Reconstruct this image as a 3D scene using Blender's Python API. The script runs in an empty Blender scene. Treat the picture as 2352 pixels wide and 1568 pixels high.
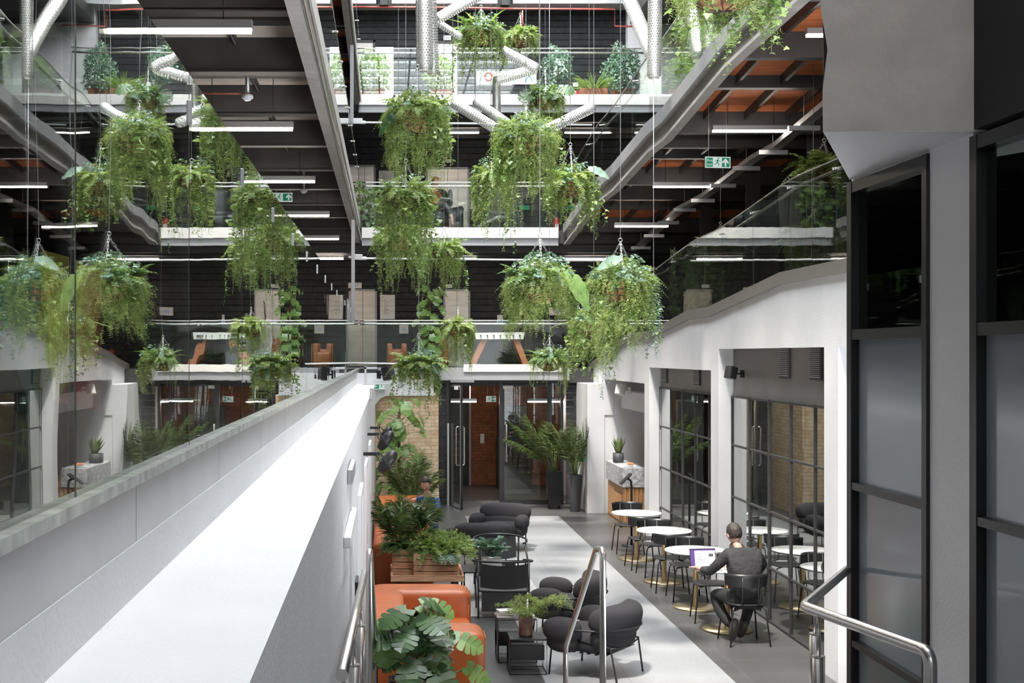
import bpy, bmesh, math, random
import numpy as np
from mathutils import Vector, Matrix, Euler
C = bpy.context.scene.collection
SC = bpy.context.scene
PI = math.pi
EYE = 3.22
FX = 3000.0
def P(x, y, Y):
    """point at depth Y on the sight line of photo pixel x, y (used to take measurements off the photograph)"""
    return Vector(((x-890)*Y/FX, Y, EYE-(y-815)*Y/FX))
# ---------------------------------------------------------------- camera
cam = bpy.data.cameras.new('camera'); co = bpy.data.objects.new('camera', cam); C.objects.link(co)
co.location = (0, 0, EYE); co.rotation_euler = (PI/2, 0, 0)
cam.sensor_width = 36; cam.lens = FX/2352*36; cam.shift_x = (1176-890)/2352; cam.shift_y = (815-784)/2352
cam.clip_start = .05; cam.clip_end = 200
SC.camera = co
# ---------------------------------------------------------------- sky, sun, portal, exposure
w = bpy.data.worlds.new('sky'); SC.world = w; w.use_nodes = True
bg = w.node_tree.nodes['Background']; bg.inputs[0].default_value = (.93, .97, 1.0, 1); bg.inputs[1].default_value = 6.5
sl = bpy.data.lights.new('sun', 'SUN'); sl.energy = 4.6; sl.angle = math.radians(4); sl.color = (1, .95, .87)
so = bpy.data.objects.new('sun', sl); C.objects.link(so)
so.rotation_euler = Vector((.20, .34, -.92)).to_track_quat('-Z', 'Y').to_euler(); so.location = (0, 0, 20)
pl = bpy.data.lights.new('roof_portal', 'AREA'); pl.shape = 'RECTANGLE'; pl.size = 4.8; pl.size_y = 27.6; pl.energy = 1
pl.cycles.is_portal = True
po = bpy.data.objects.new('roof_portal', pl); C.objects.link(po); po.location = (1.7, 17.4, 12.95)
SC.view_settings.view_transform = 'Standard'; SC.view_settings.look = 'None'
SC.view_settings.gamma = 1; SC.view_settings.use_curve_mapping = False
SC.view_settings.exposure = 1.0
cy = SC.cycles
cy.max_bounces = 6; cy.diffuse_bounces = 4; cy.glossy_bounces = 3; cy.transmission_bounces = 3; cy.transparent_max_bounces = 20
cy.caustics_reflective = False; cy.caustics_refractive = False; cy.sample_clamp_indirect = 6
cy.use_denoising = True; cy.use_adaptive_sampling = True; cy.adaptive_threshold = .02
# ---------------------------------------------------------------- mesh builder
class MB:
    def __init__(s): s.v = []; s.f = []; s.s = []; s.m = []; s.k = 0
    def add(s, vs, fs, smooth=False):
        n = len(s.v); s.v += [tuple(v) for v in vs]
        s.f += [tuple(n+i for i in f) for f in fs]; s.s += [smooth]*len(fs); s.m += [s.k]*len(fs)
        return s
    def box(s, x0, x1, y0, y1, z0, z1):
        if x0 > x1: x0, x1 = x1, x0
        if y0 > y1: y0, y1 = y1, y0
        if z0 > z1: z0, z1 = z1, z0
        return s.add([(x0,y0,z0),(x1,y0,z0),(x1,y1,z0),(x0,y1,z0),(x0,y0,z1),(x1,y0,z1),(x1,y1,z1),(x0,y1,z1)],
              [(3,2,1,0),(4,5,6,7),(0,1,5,4),(1,2,6,5),(2,3,7,6),(3,0,4,7)])
    def obox(s, c, size, rot=(0,0,0)):
        M = Euler(rot).to_matrix(); c = Vector(c); a, b, d = [q/2 for q in size]
        vs = [c+M@Vector((i*a, j*b, k*d)) for k in (-1,1) for i, j in ((-1,-1),(1,-1),(1,1),(-1,1))]
        return s.add(vs, [(3,2,1,0),(4,5,6,7),(0,1,5,4),(1,2,6,5),(2,3,7,6),(3,0,4,7)])
    def prism(s, poly, axis, a, b):
        """poly of 2D points; axis 0: (y,z) extruded in x; 1: (x,z) in y; 2: (x,y) in z"""
        n = len(poly)
        def mk(p, t): return (t,p[0],p[1]) if axis == 0 else ((p[0],t,p[1]) if axis == 1 else (p[0],p[1],t))
        vs = [mk(p, a) for p in poly]+[mk(p, b) for p in poly]
        fs = [tuple(range(n))[::-1], tuple(range(n, 2*n))]+[(i, (i+1) % n, n+(i+1) % n, n+i) for i in range(n)]
        return s.add(vs, fs)
    def tube(s, path, r, n=10, closed=False, cap=True):
        path = [Vector(p) for p in path]; m = len(path)
        rr = r if isinstance(r, (list, tuple)) else [r]*m
        T = []
        for i in range(m):
            a = path[i-1] if (i > 0 or closed) else path[i]; b = path[(i+1) % m] if (i < m-1 or closed) else path[i]
            t = (b-a); T.append(t.normalized() if t.length > 1e-9 else Vector((0,0,1)))
        up = Vector((0,0,1)) if abs(T[0].z) < .9 else Vector((1,0,0))
        N = (up-T[0]*up.dot(T[0])).normalized(); vs = []
        for i in range(m):
            N = (N-T[i]*N.dot(T[i])); N = N.normalized() if N.length > 1e-6 else T[i].orthogonal().normalized()
            B = T[i].cross(N)
            for k in range(n):
                a = 2*PI*k/n; vs.append(path[i]+(N*math.cos(a)+B*math.sin(a))*rr[i])
        fs = []
        for i in range(m if closed else m-1):
            j = (i+1) % m
            for k in range(n): fs.append((i*n+k, i*n+(k+1) % n, j*n+(k+1) % n, j*n+k))
        s.add(vs, fs, True)
        if cap and not closed:
            q = len(s.v)-len(vs)
            s.f.append(tuple(q+k for k in range(n))[::-1]); s.f.append(tuple(q+(m-1)*n+k for k in range(n)))
            s.s += [False]*2; s.m += [s.k]*2
        return s
    def cyl(s, p0, p1, r0, r1=None, n=20): return s.tube([p0, p1], [r0, r0 if r1 is None else r1], n)
    def lathe(s, prof, c=(0,0,0), n=28, smooth=True):
        vs = []; m = len(prof)
        for r, z in prof:
            for k in range(n): a = 2*PI*k/n; vs.append((c[0]+r*math.cos(a), c[1]+r*math.sin(a), c[2]+z))
        fs = [(i*n+k, i*n+(k+1) % n, (i+1)*n+(k+1) % n, (i+1)*n+k) for i in range(m-1) for k in range(n)]
        return s.add(vs, fs, smooth)
    def blob(s, c, size, e=1.0, rot=(0,0,0), nu=20, nv=12, fn=None):
        """super-ellipsoid; e<1 boxier"""
        M = Euler(rot).to_matrix(); c = Vector(c)
        def sp(v): return math.copysign(abs(v)**e, v)
        vs = []
        for j in range(nv+1):
            ph = -PI/2+PI*j/nv
            for i in range(nu):
                th = 2*PI*i/nu
                p = Vector((sp(math.cos(ph))*sp(math.cos(th))*size[0]/2, sp(math.cos(ph))*sp(math.sin(th))*size[1]/2, sp(math.sin(ph))*size[2]/2))
                if fn: p = fn(p)
                vs.append(c+M@p)
        fs = [(j*nu+i, j*nu+(i+1) % nu, (j+1)*nu+(i+1) % nu, (j+1)*nu+i) for j in range(nv) for i in range(nu)]
        return s.add(vs, fs, True)
    def grid(s, pts, nu, nv, smooth=True):
        return s.add(pts, [(i*nv+j, i*nv+j+1, (i+1)*nv+j+1, (i+1)*nv+j) for i in range(nu-1) for j in range(nv-1)], smooth)
def link(name, me, m, parent=None, loc=(0,0,0), rot=(0,0,0), **pr):
    o = bpy.data.objects.new(name, me)
    for q in (m if isinstance(m, (list, tuple)) else [m]): me.materials.append(q)
    C.objects.link(o); o.location = loc; o.rotation_euler = rot
    if parent: o.parent = parent
    for k, v in pr.items(): o[k] = v
    return o
def obj(name, mb, m, parent=None, loc=(0,0,0), rot=(0,0,0), bev=0, fix=False, **pr):
    me = bpy.data.meshes.new(name); me.from_pydata(mb.v, [], mb.f)
    me.polygons.foreach_set('use_smooth', mb.s); me.polygons.foreach_set('material_index', mb.m)
    me.update(); me.validate()
    if fix:
        bm = bmesh.new(); bm.from_mesh(me); bmesh.ops.recalc_face_normals(bm, faces=bm.faces); bm.to_mesh(me); bm.free()
    o = link(name, me, m, parent, loc, rot, **pr)
    if bev:
        b = o.modifiers.new('bevel', 'BEVEL'); b.width = bev; b.segments = 2; b.limit_method = 'ANGLE'
    return o
def struct(name, mb, m, **k): return obj(name, mb, m, kind='structure', **k)
def thing(name, label, cat, loc=(0,0,0), rz=0, group=None):
    o = bpy.data.objects.new(name, None); C.objects.link(o); o.location = loc; o.rotation_euler = (0,0,rz)
    o.empty_display_size = .1; o['label'] = label; o['category'] = cat
    if group: o['group'] = group
    return o
def solo(name, label, cat, mb, m, group=None, **k):
    o = obj(name, mb, m, **k); o['label'] = label; o['category'] = cat
    if group: o['group'] = group
    return o
def dup(root, loc, rz=0, label=None, scale=None):
    r = root.copy(); C.objects.link(r); r.location = loc; r.rotation_euler = (0,0,rz)
    if scale: r.scale = scale
    if label: r['label'] = label
    for ch in list(root.children):
        c = ch.copy(); C.objects.link(c); c.parent = r
        for g in list(ch.children):
            d = g.copy(); C.objects.link(d); d.parent = c
    return r
# ---------------------------------------------------------------- materials
def mat(name, col, rough=.5, metal=0, spec=.5, bump=0, bscale=20, vary=0, vscale=3, emit=None, trans=0, coat=0, stretch=None):
    m = bpy.data.materials.new(name); m.use_nodes = True; nt = m.node_tree; N = nt.nodes; L = nt.links
    b = N['Principled BSDF']; b.inputs['Base Color'].default_value = (*col, 1); b.inputs['Roughness'].default_value = rough
    b.inputs['Metallic'].default_value = metal; b.inputs['Specular IOR Level'].default_value = spec
    if coat: b.inputs['Coat Weight'].default_value = coat
    tc = N.new('ShaderNodeTexCoord'); src = tc.outputs['Object']
    if stretch:
        mp = N.new('ShaderNodeMapping'); mp.inputs['Scale'].default_value = stretch; L.new(src, mp.inputs[0]); src = mp.outputs[0]
    if vary:
        n = N.new('ShaderNodeTexNoise'); n.inputs['Scale'].default_value = vscale; n.inputs['Detail'].default_value = 6; L.new(src, n.inputs[0])
        r = N.new('ShaderNodeValToRGB'); r.color_ramp.elements[0].position = .3; r.color_ramp.elements[1].position = .7
        r.color_ramp.elements[0].color = (*[max(0, c*(1-vary)) for c in col], 1); r.color_ramp.elements[1].color = (*[min(1, c*(1+vary)) for c in col], 1)
        L.new(n.outputs[0], r.inputs[0]); L.new(r.outputs[0], b.inputs['Base Color'])
    if bump:
        n = N.new('ShaderNodeTexNoise'); n.inputs['Scale'].default_value = bscale; n.inputs['Detail'].default_value = 5; L.new(src, n.inputs[0])
        q = N.new('ShaderNodeBump'); q.inputs['Strength'].default_value = bump; q.inputs['Distance'].default_value = .02
        L.new(n.outputs[0], q.inputs['Height']); L.new(q.outputs[0], b.inputs['Normal'])
    if emit: b.inputs['Emission Color'].default_value = (*emit[:3], 1); b.inputs['Emission Strength'].default_value = emit[3]
    return m
def glassmat(name, tint=(.93,.97,.95), f0=.05, wob=.0, boost=1.0):
    m = bpy.data.materials.new(name); m.use_nodes = True; nt = m.node_tree; N = nt.nodes; L = nt.links; N.clear()
    out = N.new('ShaderNodeOutputMaterial'); mix = N.new('ShaderNodeMixShader'); tr = N.new('ShaderNodeBsdfTransparent'); gl = N.new('ShaderNodeBsdfGlossy')
    tr.inputs[0].default_value = (*tint, 1); gl.inputs['Roughness'].default_value = 0; gl.inputs[0].default_value = (.96,.97,.96,1)
    g = N.new('ShaderNodeNewGeometry'); d = N.new('ShaderNodeVectorMath'); d.operation = 'DOT_PRODUCT'
    L.new(g.outputs['Incoming'], d.inputs[0]); L.new(g.outputs['Normal'], d.inputs[1])
    def mth(op, a, bb=None):
        n = N.new('ShaderNodeMath'); n.operation = op
        for i, q in enumerate((a, bb)):
            if q is None: continue
            if isinstance(q, (int, float)): n.inputs[i].default_value = q
            else: L.new(q, n.inputs[i])
        return n.outputs[0]
    c = mth('ABSOLUTE', d.outputs['Value']); k = mth('POWER', mth('SUBTRACT', 1.0, c), 5.0)
    f = mth('ADD', mth('MULTIPLY', k, (1-f0)*boost), f0); f = mth('MINIMUM', f, 1.0)
    if wob:
        tc = N.new('ShaderNodeTexCoord'); n = N.new('ShaderNodeTexNoise'); n.inputs['Scale'].default_value = 1.3; L.new(tc.outputs['Object'], n.inputs[0])
        q = N.new('ShaderNodeBump'); q.inputs['Strength'].default_value = wob; q.inputs['Distance'].default_value = .05
        L.new(n.outputs[0], q.inputs['Height']); L.new(q.outputs[0], gl.inputs['Normal'])
    L.new(f, mix.inputs[0]); L.new(tr.outputs[0], mix.inputs[1]); L.new(gl.outputs[0], mix.inputs[2]); L.new(mix.outputs[0], out.inputs[0])
    return m
def leafmat(name, c1, c2, rough=.45, tl=.35):
    m = bpy.data.materials.new(name); m.use_nodes = True; nt = m.node_tree; N = nt.nodes; L = nt.links
    b = N['Principled BSDF']; b.inputs['Roughness'].default_value = rough
    g = N.new('ShaderNodeNewGeometry'); r = N.new('ShaderNodeValToRGB'); r.color_ramp.elements[0].color = (*c1, 1); r.color_ramp.elements[1].color = (*c2, 1)
    tc = N.new('ShaderNodeTexCoord'); nz = N.new('ShaderNodeTexNoise'); nz.inputs['Scale'].default_value = 7; L.new(tc.outputs['Object'], nz.inputs[0])
    ma = N.new('ShaderNodeMath'); ma.operation = 'MULTIPLY_ADD'; ma.inputs[1].default_value = 2.2; ma.inputs[2].default_value = -.95; L.new(nz.outputs[0], ma.inputs[0])
    mb_ = N.new('ShaderNodeMath'); mb_.operation = 'MULTIPLY_ADD'; mb_.inputs[1].default_value = .6; L.new(g.outputs['Random Per Island'], mb_.inputs[0]); L.new(ma.outputs[0], mb_.inputs[2])
    L.new(mb_.outputs[0], r.inputs[0]); L.new(r.outputs[0], b.inputs['Base Color'])
    t = N.new('ShaderNodeBsdfTranslucent'); mx = N.new('ShaderNodeMixShader'); mx.inputs[0].default_value = tl
    mul = N.new('ShaderNodeMix'); mul.data_type = 'RGBA'; mul.blend_type = 'MULTIPLY'; mul.inputs[0].default_value = 1
    L.new(r.outputs[0], mul.inputs[6]); mul.inputs[7].default_value = (1.15, 1.2, .75, 1); L.new(mul.outputs[2], t.inputs[0])
    L.new(b.outputs[0], mx.inputs[1]); L.new(t.outputs[0], mx.inputs[2]); L.new(mx.outputs[0], N['Material Output'].inputs[0])
    return m
def brickmat(name, c1, c2, mortar, axis='xz', scale=1.0):
    m = bpy.data.materials.new(name); m.use_nodes = True; nt = m.node_tree; N = nt.nodes; L = nt.links; b = N['Principled BSDF']
    tc = N.new('ShaderNodeTexCoord'); sp = N.new('ShaderNodeSeparateXYZ'); cb = N.new('ShaderNodeCombineXYZ'); L.new(tc.outputs['Object'], sp.inputs[0])
    ad = N.new('ShaderNodeMath'); L.new(sp.outputs[0], ad.inputs[0]); L.new(sp.outputs[1], ad.inputs[1]); L.new(ad.outputs[0], cb.inputs[0]); L.new(sp.outputs[2], cb.inputs[1])
    br = N.new('ShaderNodeTexBrick'); L.new(cb.outputs[0], br.inputs[0]); br.inputs['Scale'].default_value = 1/scale
    br.inputs['Brick Width'].default_value = .225; br.inputs['Row Height'].default_value = .075; br.inputs['Mortar Size'].default_value = .006
    br.inputs['Mortar Smooth'].default_value = .3
    br.inputs['Color1'].default_value = (*c1, 1); br.inputs['Color2'].default_value = (*c2, 1); br.inputs['Mortar'].default_value = (*mortar, 1)
    n = N.new('ShaderNodeTexNoise'); n.inputs['Scale'].default_value = 9; n.inputs['Detail'].default_value = 5; L.new(tc.outputs['Object'], n.inputs[0])
    mx = N.new('ShaderNodeMix'); mx.data_type = 'RGBA'; mx.blend_type = 'OVERLAY'; mx.inputs[0].default_value = .6
    L.new(br.outputs[0], mx.inputs[6]); L.new(n.outputs[0], mx.inputs[7]); L.new(mx.outputs[2], b.inputs['Base Color'])
    q = N.new('ShaderNodeBump'); q.inputs['Strength'].default_value = .7; q.inputs['Distance'].default_value = .01; q.invert = True
    L.new(br.outputs['Fac'], q.inputs['Height']); L.new(q.outputs[0], b.inputs['Normal']); b.inputs['Roughness'].default_value = .85
    return m
def slabmat(name, col, tile=(.6,.6), line=.004, speck=.15, sscale=160, rough=.35, lc=.35):
    m = bpy.data.materials.new(name); m.use_nodes = True; nt = m.node_tree; N = nt.nodes; L = nt.links; b = N['Principled BSDF']
    tc = N.new('ShaderNodeTexCoord'); br = N.new('ShaderNodeTexBrick'); L.new(tc.outputs['Object'], br.inputs[0])
    br.offset = 0; br.inputs['Scale'].default_value = 1; br.inputs['Brick Width'].default_value = tile[0]; br.inputs['Row Height'].default_value = tile[1]
    br.inputs['Mortar Size'].default_value = line
    br.inputs['Color1'].default_value = (*[c*.93 for c in col], 1); br.inputs['Color2'].default_value = (*[c*1.07 for c in col], 1); br.inputs['Mortar'].default_value = (*[c*lc for c in col], 1)
    n = N.new('ShaderNodeTexNoise'); n.inputs['Scale'].default_value = sscale; n.inputs['Detail'].default_value = 3; L.new(tc.outputs['Object'], n.inputs[0])
    r = N.new('ShaderNodeMapRange'); r.inputs[1].default_value = .3; r.inputs[2].default_value = .7; r.inputs[3].default_value = 1-speck; r.inputs[4].default_value = 1+speck
    L.new(n.outputs[0], r.inputs[0])
    mx = N.new('ShaderNodeVectorMath'); mx.operation = 'SCALE'; L.new(br.outputs[0], mx.inputs[0]); L.new(r.outputs[0], mx.inputs['Scale'])
    L.new(mx.outputs[0], b.inputs['Base Color']); b.inputs['Roughness'].default_value = rough
    return m
def perfmat():
    m = bpy.data.materials.new('perforated_steel'); m.use_nodes = True; nt = m.node_tree; N = nt.nodes; L = nt.links; b = N['Principled BSDF']
    b.inputs['Metallic'].default_value = .85; b.inputs['Roughness'].default_value = .42; b.inputs['Base Color'].default_value = (.80,.79,.77,1)
    tc = N.new('ShaderNodeTexCoord'); sp = N.new('ShaderNodeSeparateXYZ'); L.new(tc.outputs['Object'], sp.inputs[0])
    def mth(op, a, bb=None):
        n = N.new('ShaderNodeMath'); n.operation = op
        for i, q in enumerate((a, bb)):
            if q is None: continue
            if isinstance(q, (int, float)): n.inputs[i].default_value = q
            else: L.new(q, n.inputs[i])
        return n.outputs[0]
    a = mth('MULTIPLY', mth('ARCTAN2', sp.outputs[1], sp.outputs[0]), 18/(2*PI)); z = mth('MULTIPLY', sp.outputs[2], 1/.034)
    row = mth('MODULO', mth('ABSOLUTE', mth('FLOOR', z)), 2.0)
    u = mth('SUBTRACT', mth('FRACT', mth('ADD', mth('ADD', a, 50.0), mth('MULTIPLY', row, .5))), .5); v = mth('SUBTRACT', mth('FRACT', z), .5)
    d = mth('ADD', mth('MULTIPLY', u, u), mth('MULTIPLY', v, v)); hole = mth('LESS_THAN', d, .075)
    t = N.new('ShaderNodeBsdfTransparent'); mx = N.new('ShaderNodeMixShader'); L.new(hole, mx.inputs[0]); L.new(b.outputs[0], mx.inputs[1]); L.new(t.outputs[0], mx.inputs[2])
    L.new(mx.outputs[0], N['Material Output'].inputs[0]); return m
M = {}
M['white'] = mat('white_plaster', (.70,.70,.71), .7, bump=.12, bscale=60, vary=.03)
M['white_gloss'] = mat('white_painted', (.84,.84,.85), .35)
M['offwhite'] = mat('pale_band', (.74,.72,.69), .45)
M['plaster'] = mat('rough_plaster', (.76,.70,.65), .8, bump=.9, bscale=5, vary=.06, vscale=8)
M['pillar'] = mat('grey_pillar_paint', (.90,.88,.89), .6, bump=.1, bscale=50)
M['clad'] = mat('black_boards', (.022,.023,.026), .75, bump=.3, bscale=12, vary=.5, vscale=8)
M['black'] = mat('black_metal', (.014,.014,.015), .38)
M['dark'] = mat('dark_steel', (.035,.034,.034), .5, vary=.25)
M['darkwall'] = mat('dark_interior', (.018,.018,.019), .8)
M['ceilpan'] = mat('grey_ceiling_panel', (.80,.70,.62), .8, vary=.2, vscale=2)
M['steel'] = mat('painted_grey_steel', (.30,.30,.31), .45, bump=.05)
M['concrete'] = mat('concrete_edge', (.36,.34,.32), .65, vary=.15, vscale=4, bump=.2)
M['chrome'] = mat('brushed_stainless', (.62,.60,.58), .26, 1, stretch=(1,1,1))
M['galv'] = mat('galvanised_metal', (.55,.55,.56), .4, .8)
M['coping'] = mat('brown_grey_coping', (.20,.185,.165), .5)
M['upstand'] = mat('satin_aluminium', (.42,.415,.42), .32, .35, vary=.08)
M['stone'] = mat('worn_glass_edge', (.42,.44,.42), .2, vary=.3, vscale=14)
M['timber'] = mat('orange_timber_deck', (.50,.15,.055), .65, vary=.3, vscale=2, stretch=(1,12,12), bump=.3)
M['oak'] = mat('oak_slats', (.50,.26,.11), .5, vary=.2, vscale=5, stretch=(8,8,.6))
M['crate'] = mat('crate_wood', (.52,.29,.17), .65, vary=.35, vscale=5, stretch=(.8,8,8), bump=.3)
M['leather'] = mat('orange_leather', (.42,.098,.02), .42, vary=.18, vscale=2.5, bump=.25, bscale=9)
M['brownleather'] = mat('tan_leather', (.34,.12,.05), .5, vary=.3, vscale=5)
M['boucle'] = mat('black_wool', (.020,.019,.022), .95, bump=.5, bscale=150)
M['blackleather'] = mat('black_leather', (.03,.033,.037), .3, bump=.2, bscale=20)
M['sling'] = mat('black_sling_leather', (.026,.027,.028), .5)
M['marble'] = mat('white_marble', (.80,.80,.80), .15, vary=.08, vscale=6)
M['brass'] = mat('brushed_brass', (.60,.48,.29), .3, 1)
M['pot'] = mat('charcoal_pot', (.055,.057,.064), .6)
M['potblack'] = mat('gloss_black_pot', (.012,.012,.013), .2)
M['rust'] = mat('rusty_pot', (.13,.065,.045), .6, vary=.6, vscale=9)
M['terracotta'] = mat('terracotta', (.40,.15,.08), .8, vary=.2)
M['coco'] = mat('coconut_liner', (.30,.145,.07), .95, bump=1, bscale=40, vary=.4, vscale=14)
M['soil'] = mat('soil', (.03,.02,.015), .95)
M['stem'] = mat('plant_stem', (.16,.22,.06), .6)
M['bark'] = mat('brown_stem', (.14,.09,.05), .8)
M['red'] = mat('red_paint', (.50,.03,.025), .35)
M['redpipe'] = mat('red_pipe', (.52,.10,.08), .4)
M['tube'] = mat('lamp_tube', (1,.9,.8), .5, emit=(1,.88,.76,26))
M['exit'] = mat('green_sign', (.0,.30,.16), .4, emit=(0,.45,.25,.06))
M['exitw'] = mat('sign_white', (.9,.95,.92), .4, emit=(.9,1,.95,.12))
M['signw'] = mat('notice_board_cream', (.70,.66,.62), .5)
M['signink'] = mat('notice_ink', (.12,.10,.10), .6)
M['lift'] = mat('lift_door_steel', (.42,.37,.32), .33, .75, vary=.15, stretch=(.3,.3,3))
M['paper'] = mat('paper', (.8,.8,.78), .7)
M['blue'] = mat('blue_graphic', (.05,.25,.55), .5)
M['glass'] = glassmat('clear_glass', f0=.035)
M['glassL'] = glassmat('mirror_bright_glass', f0=.12, wob=.035, boost=1.35, tint=(.80,.83,.82))
M['glassB'] = glassmat('stepped_glass', f0=.08, wob=.03, boost=1.2, tint=(.88,.91,.90))
M['glassR'] = glassmat('shopfront_glass', f0=.30, wob=.012, boost=1.3, tint=(.70,.74,.73))
M['frost'] = mat('frosted_pane', (.33,.36,.39), .12, spec=.6)
M['darkpane'] = mat('dark_pane', (.16,.19,.18), .02, metal=1)
M['brick'] = brickmat('yellow_brick', (.80,.62,.42), (.66,.46,.28), (.46,.38,.30))
M['redbrick'] = brickmat('red_brick', (.34,.11,.055), (.26,.10,.05), (.13,.09,.07))
M['floor'] = slabmat('grey_floor_tile', (.074,.073,.073), (1.2,.6), .004, .10, 60, .32, 1.5)
M['band'] = slabmat('pale_terrazzo', (.27,.275,.285), (1.2,2.4), .003, .22, 130, .3, .45)
M['terrazzo'] = mat('terrazzo_counter', (.45,.45,.46), .3, vary=.6, vscale=16)
M['rug'] = mat('pale_rug', (.42,.41,.40), .95, bump=.6, bscale=60)
M['perf'] = perfmat()
M['skin'] = mat('skin', (.62,.36,.27), .5)
M['hair'] = mat('dark_hair', (.035,.025,.02), .5, bump=.7, bscale=60, stretch=(1,1,.3))
M['brownhair'] = mat('brown_hair', (.22,.09,.05), .5, bump=.5, bscale=60)
M['shirt'] = mat('charcoal_shirt', (.026,.025,.027), .85, bump=1.0, bscale=15)
M['trouser'] = mat('black_trousers', (.017,.017,.018), .85)
M['shoe'] = mat('dark_shoe', (.05,.045,.04), .7)
M['denim'] = mat('blue_denim', (.035,.085,.19), .8, vary=.3, vscale=10)
M['fern'] = leafmat('fern_green', (.15,.24,.06), (.40,.50,.18))
M['ferndk'] = leafmat('dark_fern_green', (.08,.15,.05), (.20,.30,.10))
M['feather'] = leafmat('feathery_green', (.15,.23,.055), (.42,.50,.19), .6)
M['ivy'] = leafmat('ivy_green', (.10,.19,.055), (.34,.45,.17))
M['silver'] = leafmat('blue_green_leaf', (.12,.22,.17), (.30,.42,.34), .5, .2)
M['moss'] = leafmat('pale_moss', (.26,.32,.13), (.42,.46,.24), .7)
M['mon'] = leafmat('monstera_green', (.020,.060,.018), (.060,.125,.035), .28, .10)
M['monlight'] = leafmat('light_monstera', (.11,.22,.05), (.25,.37,.12), .3, .25)
M['bigleaf'] = leafmat('bright_big_leaf', (.16,.29,.08), (.24,.36,.13), .3, .35)
M['palm'] = leafmat('palm_green', (.07,.12,.035), (.24,.31,.12), .35, .15)
M['snake'] = leafmat('snake_plant', (.08,.14,.05), (.28,.30,.10), .4, .05)
# ---------------------------------------------------------------- foliage tools
UP = np.array([0, 0, 1.0])
def nrm(a): return a/np.maximum(np.linalg.norm(a, axis=-1, keepdims=True), 1e-9)
class LM:
    """leaf mesh: many copies of small leaf templates gathered as one mesh"""
    def __init__(s): s.V = []; s.loops = []; s.cnt = []; s.n = 0; s.sm = []
    def leaves(s, tv, tf, pos, D, N, size):
        """tv (k,3): x across, y along the leaf, z normal; pos (n,3), D dir, N normal, size (n,) or (n,2: width, length)"""
        tv = np.asarray(tv, float); pos = np.asarray(pos, float); n = len(pos)
        if n == 0: return s
        D = nrm(np.asarray(D, float)); N = np.asarray(N, float); N = nrm(N-D*(N*D).sum(-1, keepdims=True)); X = np.cross(D, N)
        size = np.asarray(size, float)
        if size.ndim == 1: size = np.stack([size, size], 1)
        v = pos[:, None]+tv[None, :, 0:1]*X[:, None]*size[:, None, 0:1]+tv[None, :, 1:2]*D[:, None]*size[:, None, 1:2]+tv[None, :, 2:3]*N[:, None]*size[:, None, 1:2]
        s.V.append(v.reshape(-1, 3)); k = len(tv)
        base = (np.arange(n)*k+s.n)[:, None]
        for f in tf:
            s.loops.append((base+np.array(f)[None]).reshape(-1)); s.cnt.append(np.full(n, len(f)))
        s.n += n*k; return s
    def clamp(s, ax, lo, hi):
        for v in s.V: v[:, ax] = np.clip(v[:, ax], lo, hi)
        return s
    def mesh(s, name):
        V = np.concatenate(s.V) if s.V else np.zeros((0, 3)); lp = np.concatenate(s.loops); ct = np.concatenate(s.cnt)
        me = bpy.data.meshes.new(name); me.vertices.add(len(V)); me.vertices.foreach_set('co', V.reshape(-1).astype(np.float32))
        me.loops.add(len(lp)); me.loops.foreach_set('vertex_index', lp.astype(np.int32))
        me.polygons.add(len(ct)); st = np.concatenate([[0], np.cumsum(ct)[:-1]]); me.polygons.foreach_set('loop_start', st.astype(np.int32))
        me.update(calc_edges=True); me.validate(); return me
    def obj(s, name, m, parent=None, loc=(0,0,0), **k): return link(name, s.mesh(name), m, parent, loc, **k)
PIN = ([(0,0,0),(.5,.35,.03),(0,1,-.06),(-.5,.35,.03)], [(0,1,2,3)])
OVAL = ([(0,0,0),(.42,.3,.06),(.36,.7,.05),(0,1,-.08),(-.36,.7,.05),(-.42,.3,.06)], [(0,1,2,3),(0,3,4,5)])
IVY = ([(0,0,0),(.42,-.10,.03),(.62,.22,.0),(.30,.42,.04),(.28,.62,.02),(0,1.0,-.12),(-.28,.62,.02),(-.30,.42,.04),(-.62,.22,0),(-.42,-.10,.03),(0,.4,.0)],
       [(0,1,2,3,10),(10,3,4,5),(10,5,6,7),(10,7,8,9,0)])
def rowleaf(w, n=7, droop=.35, fold=.15, rip=0.0):
    vs = []; fs = []
    for i in range(n+1):
        t = i/n; ww = w*math.sin(PI*min(1, t*.92+.08))**.8 if t < 1 else 0.0; z = -droop*t*t
        vs += [(-ww/2, t, z+fold*ww+rip*math.sin(i*2.3)), (0, t, z), (ww/2, t, z+fold*ww+rip*math.cos(i*2.0))]
    for i in range(n): a = 3*i; fs += [(a, a+1, a+4, a+3), (a+1, a+2, a+5, a+4)]
    return vs, fs
BIG = rowleaf(.44, 12, .45, .12, .035)
STRAP = rowleaf(.10, 5, .5, .2)
BLADE = rowleaf(.16, 5, .04, .25)
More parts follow.
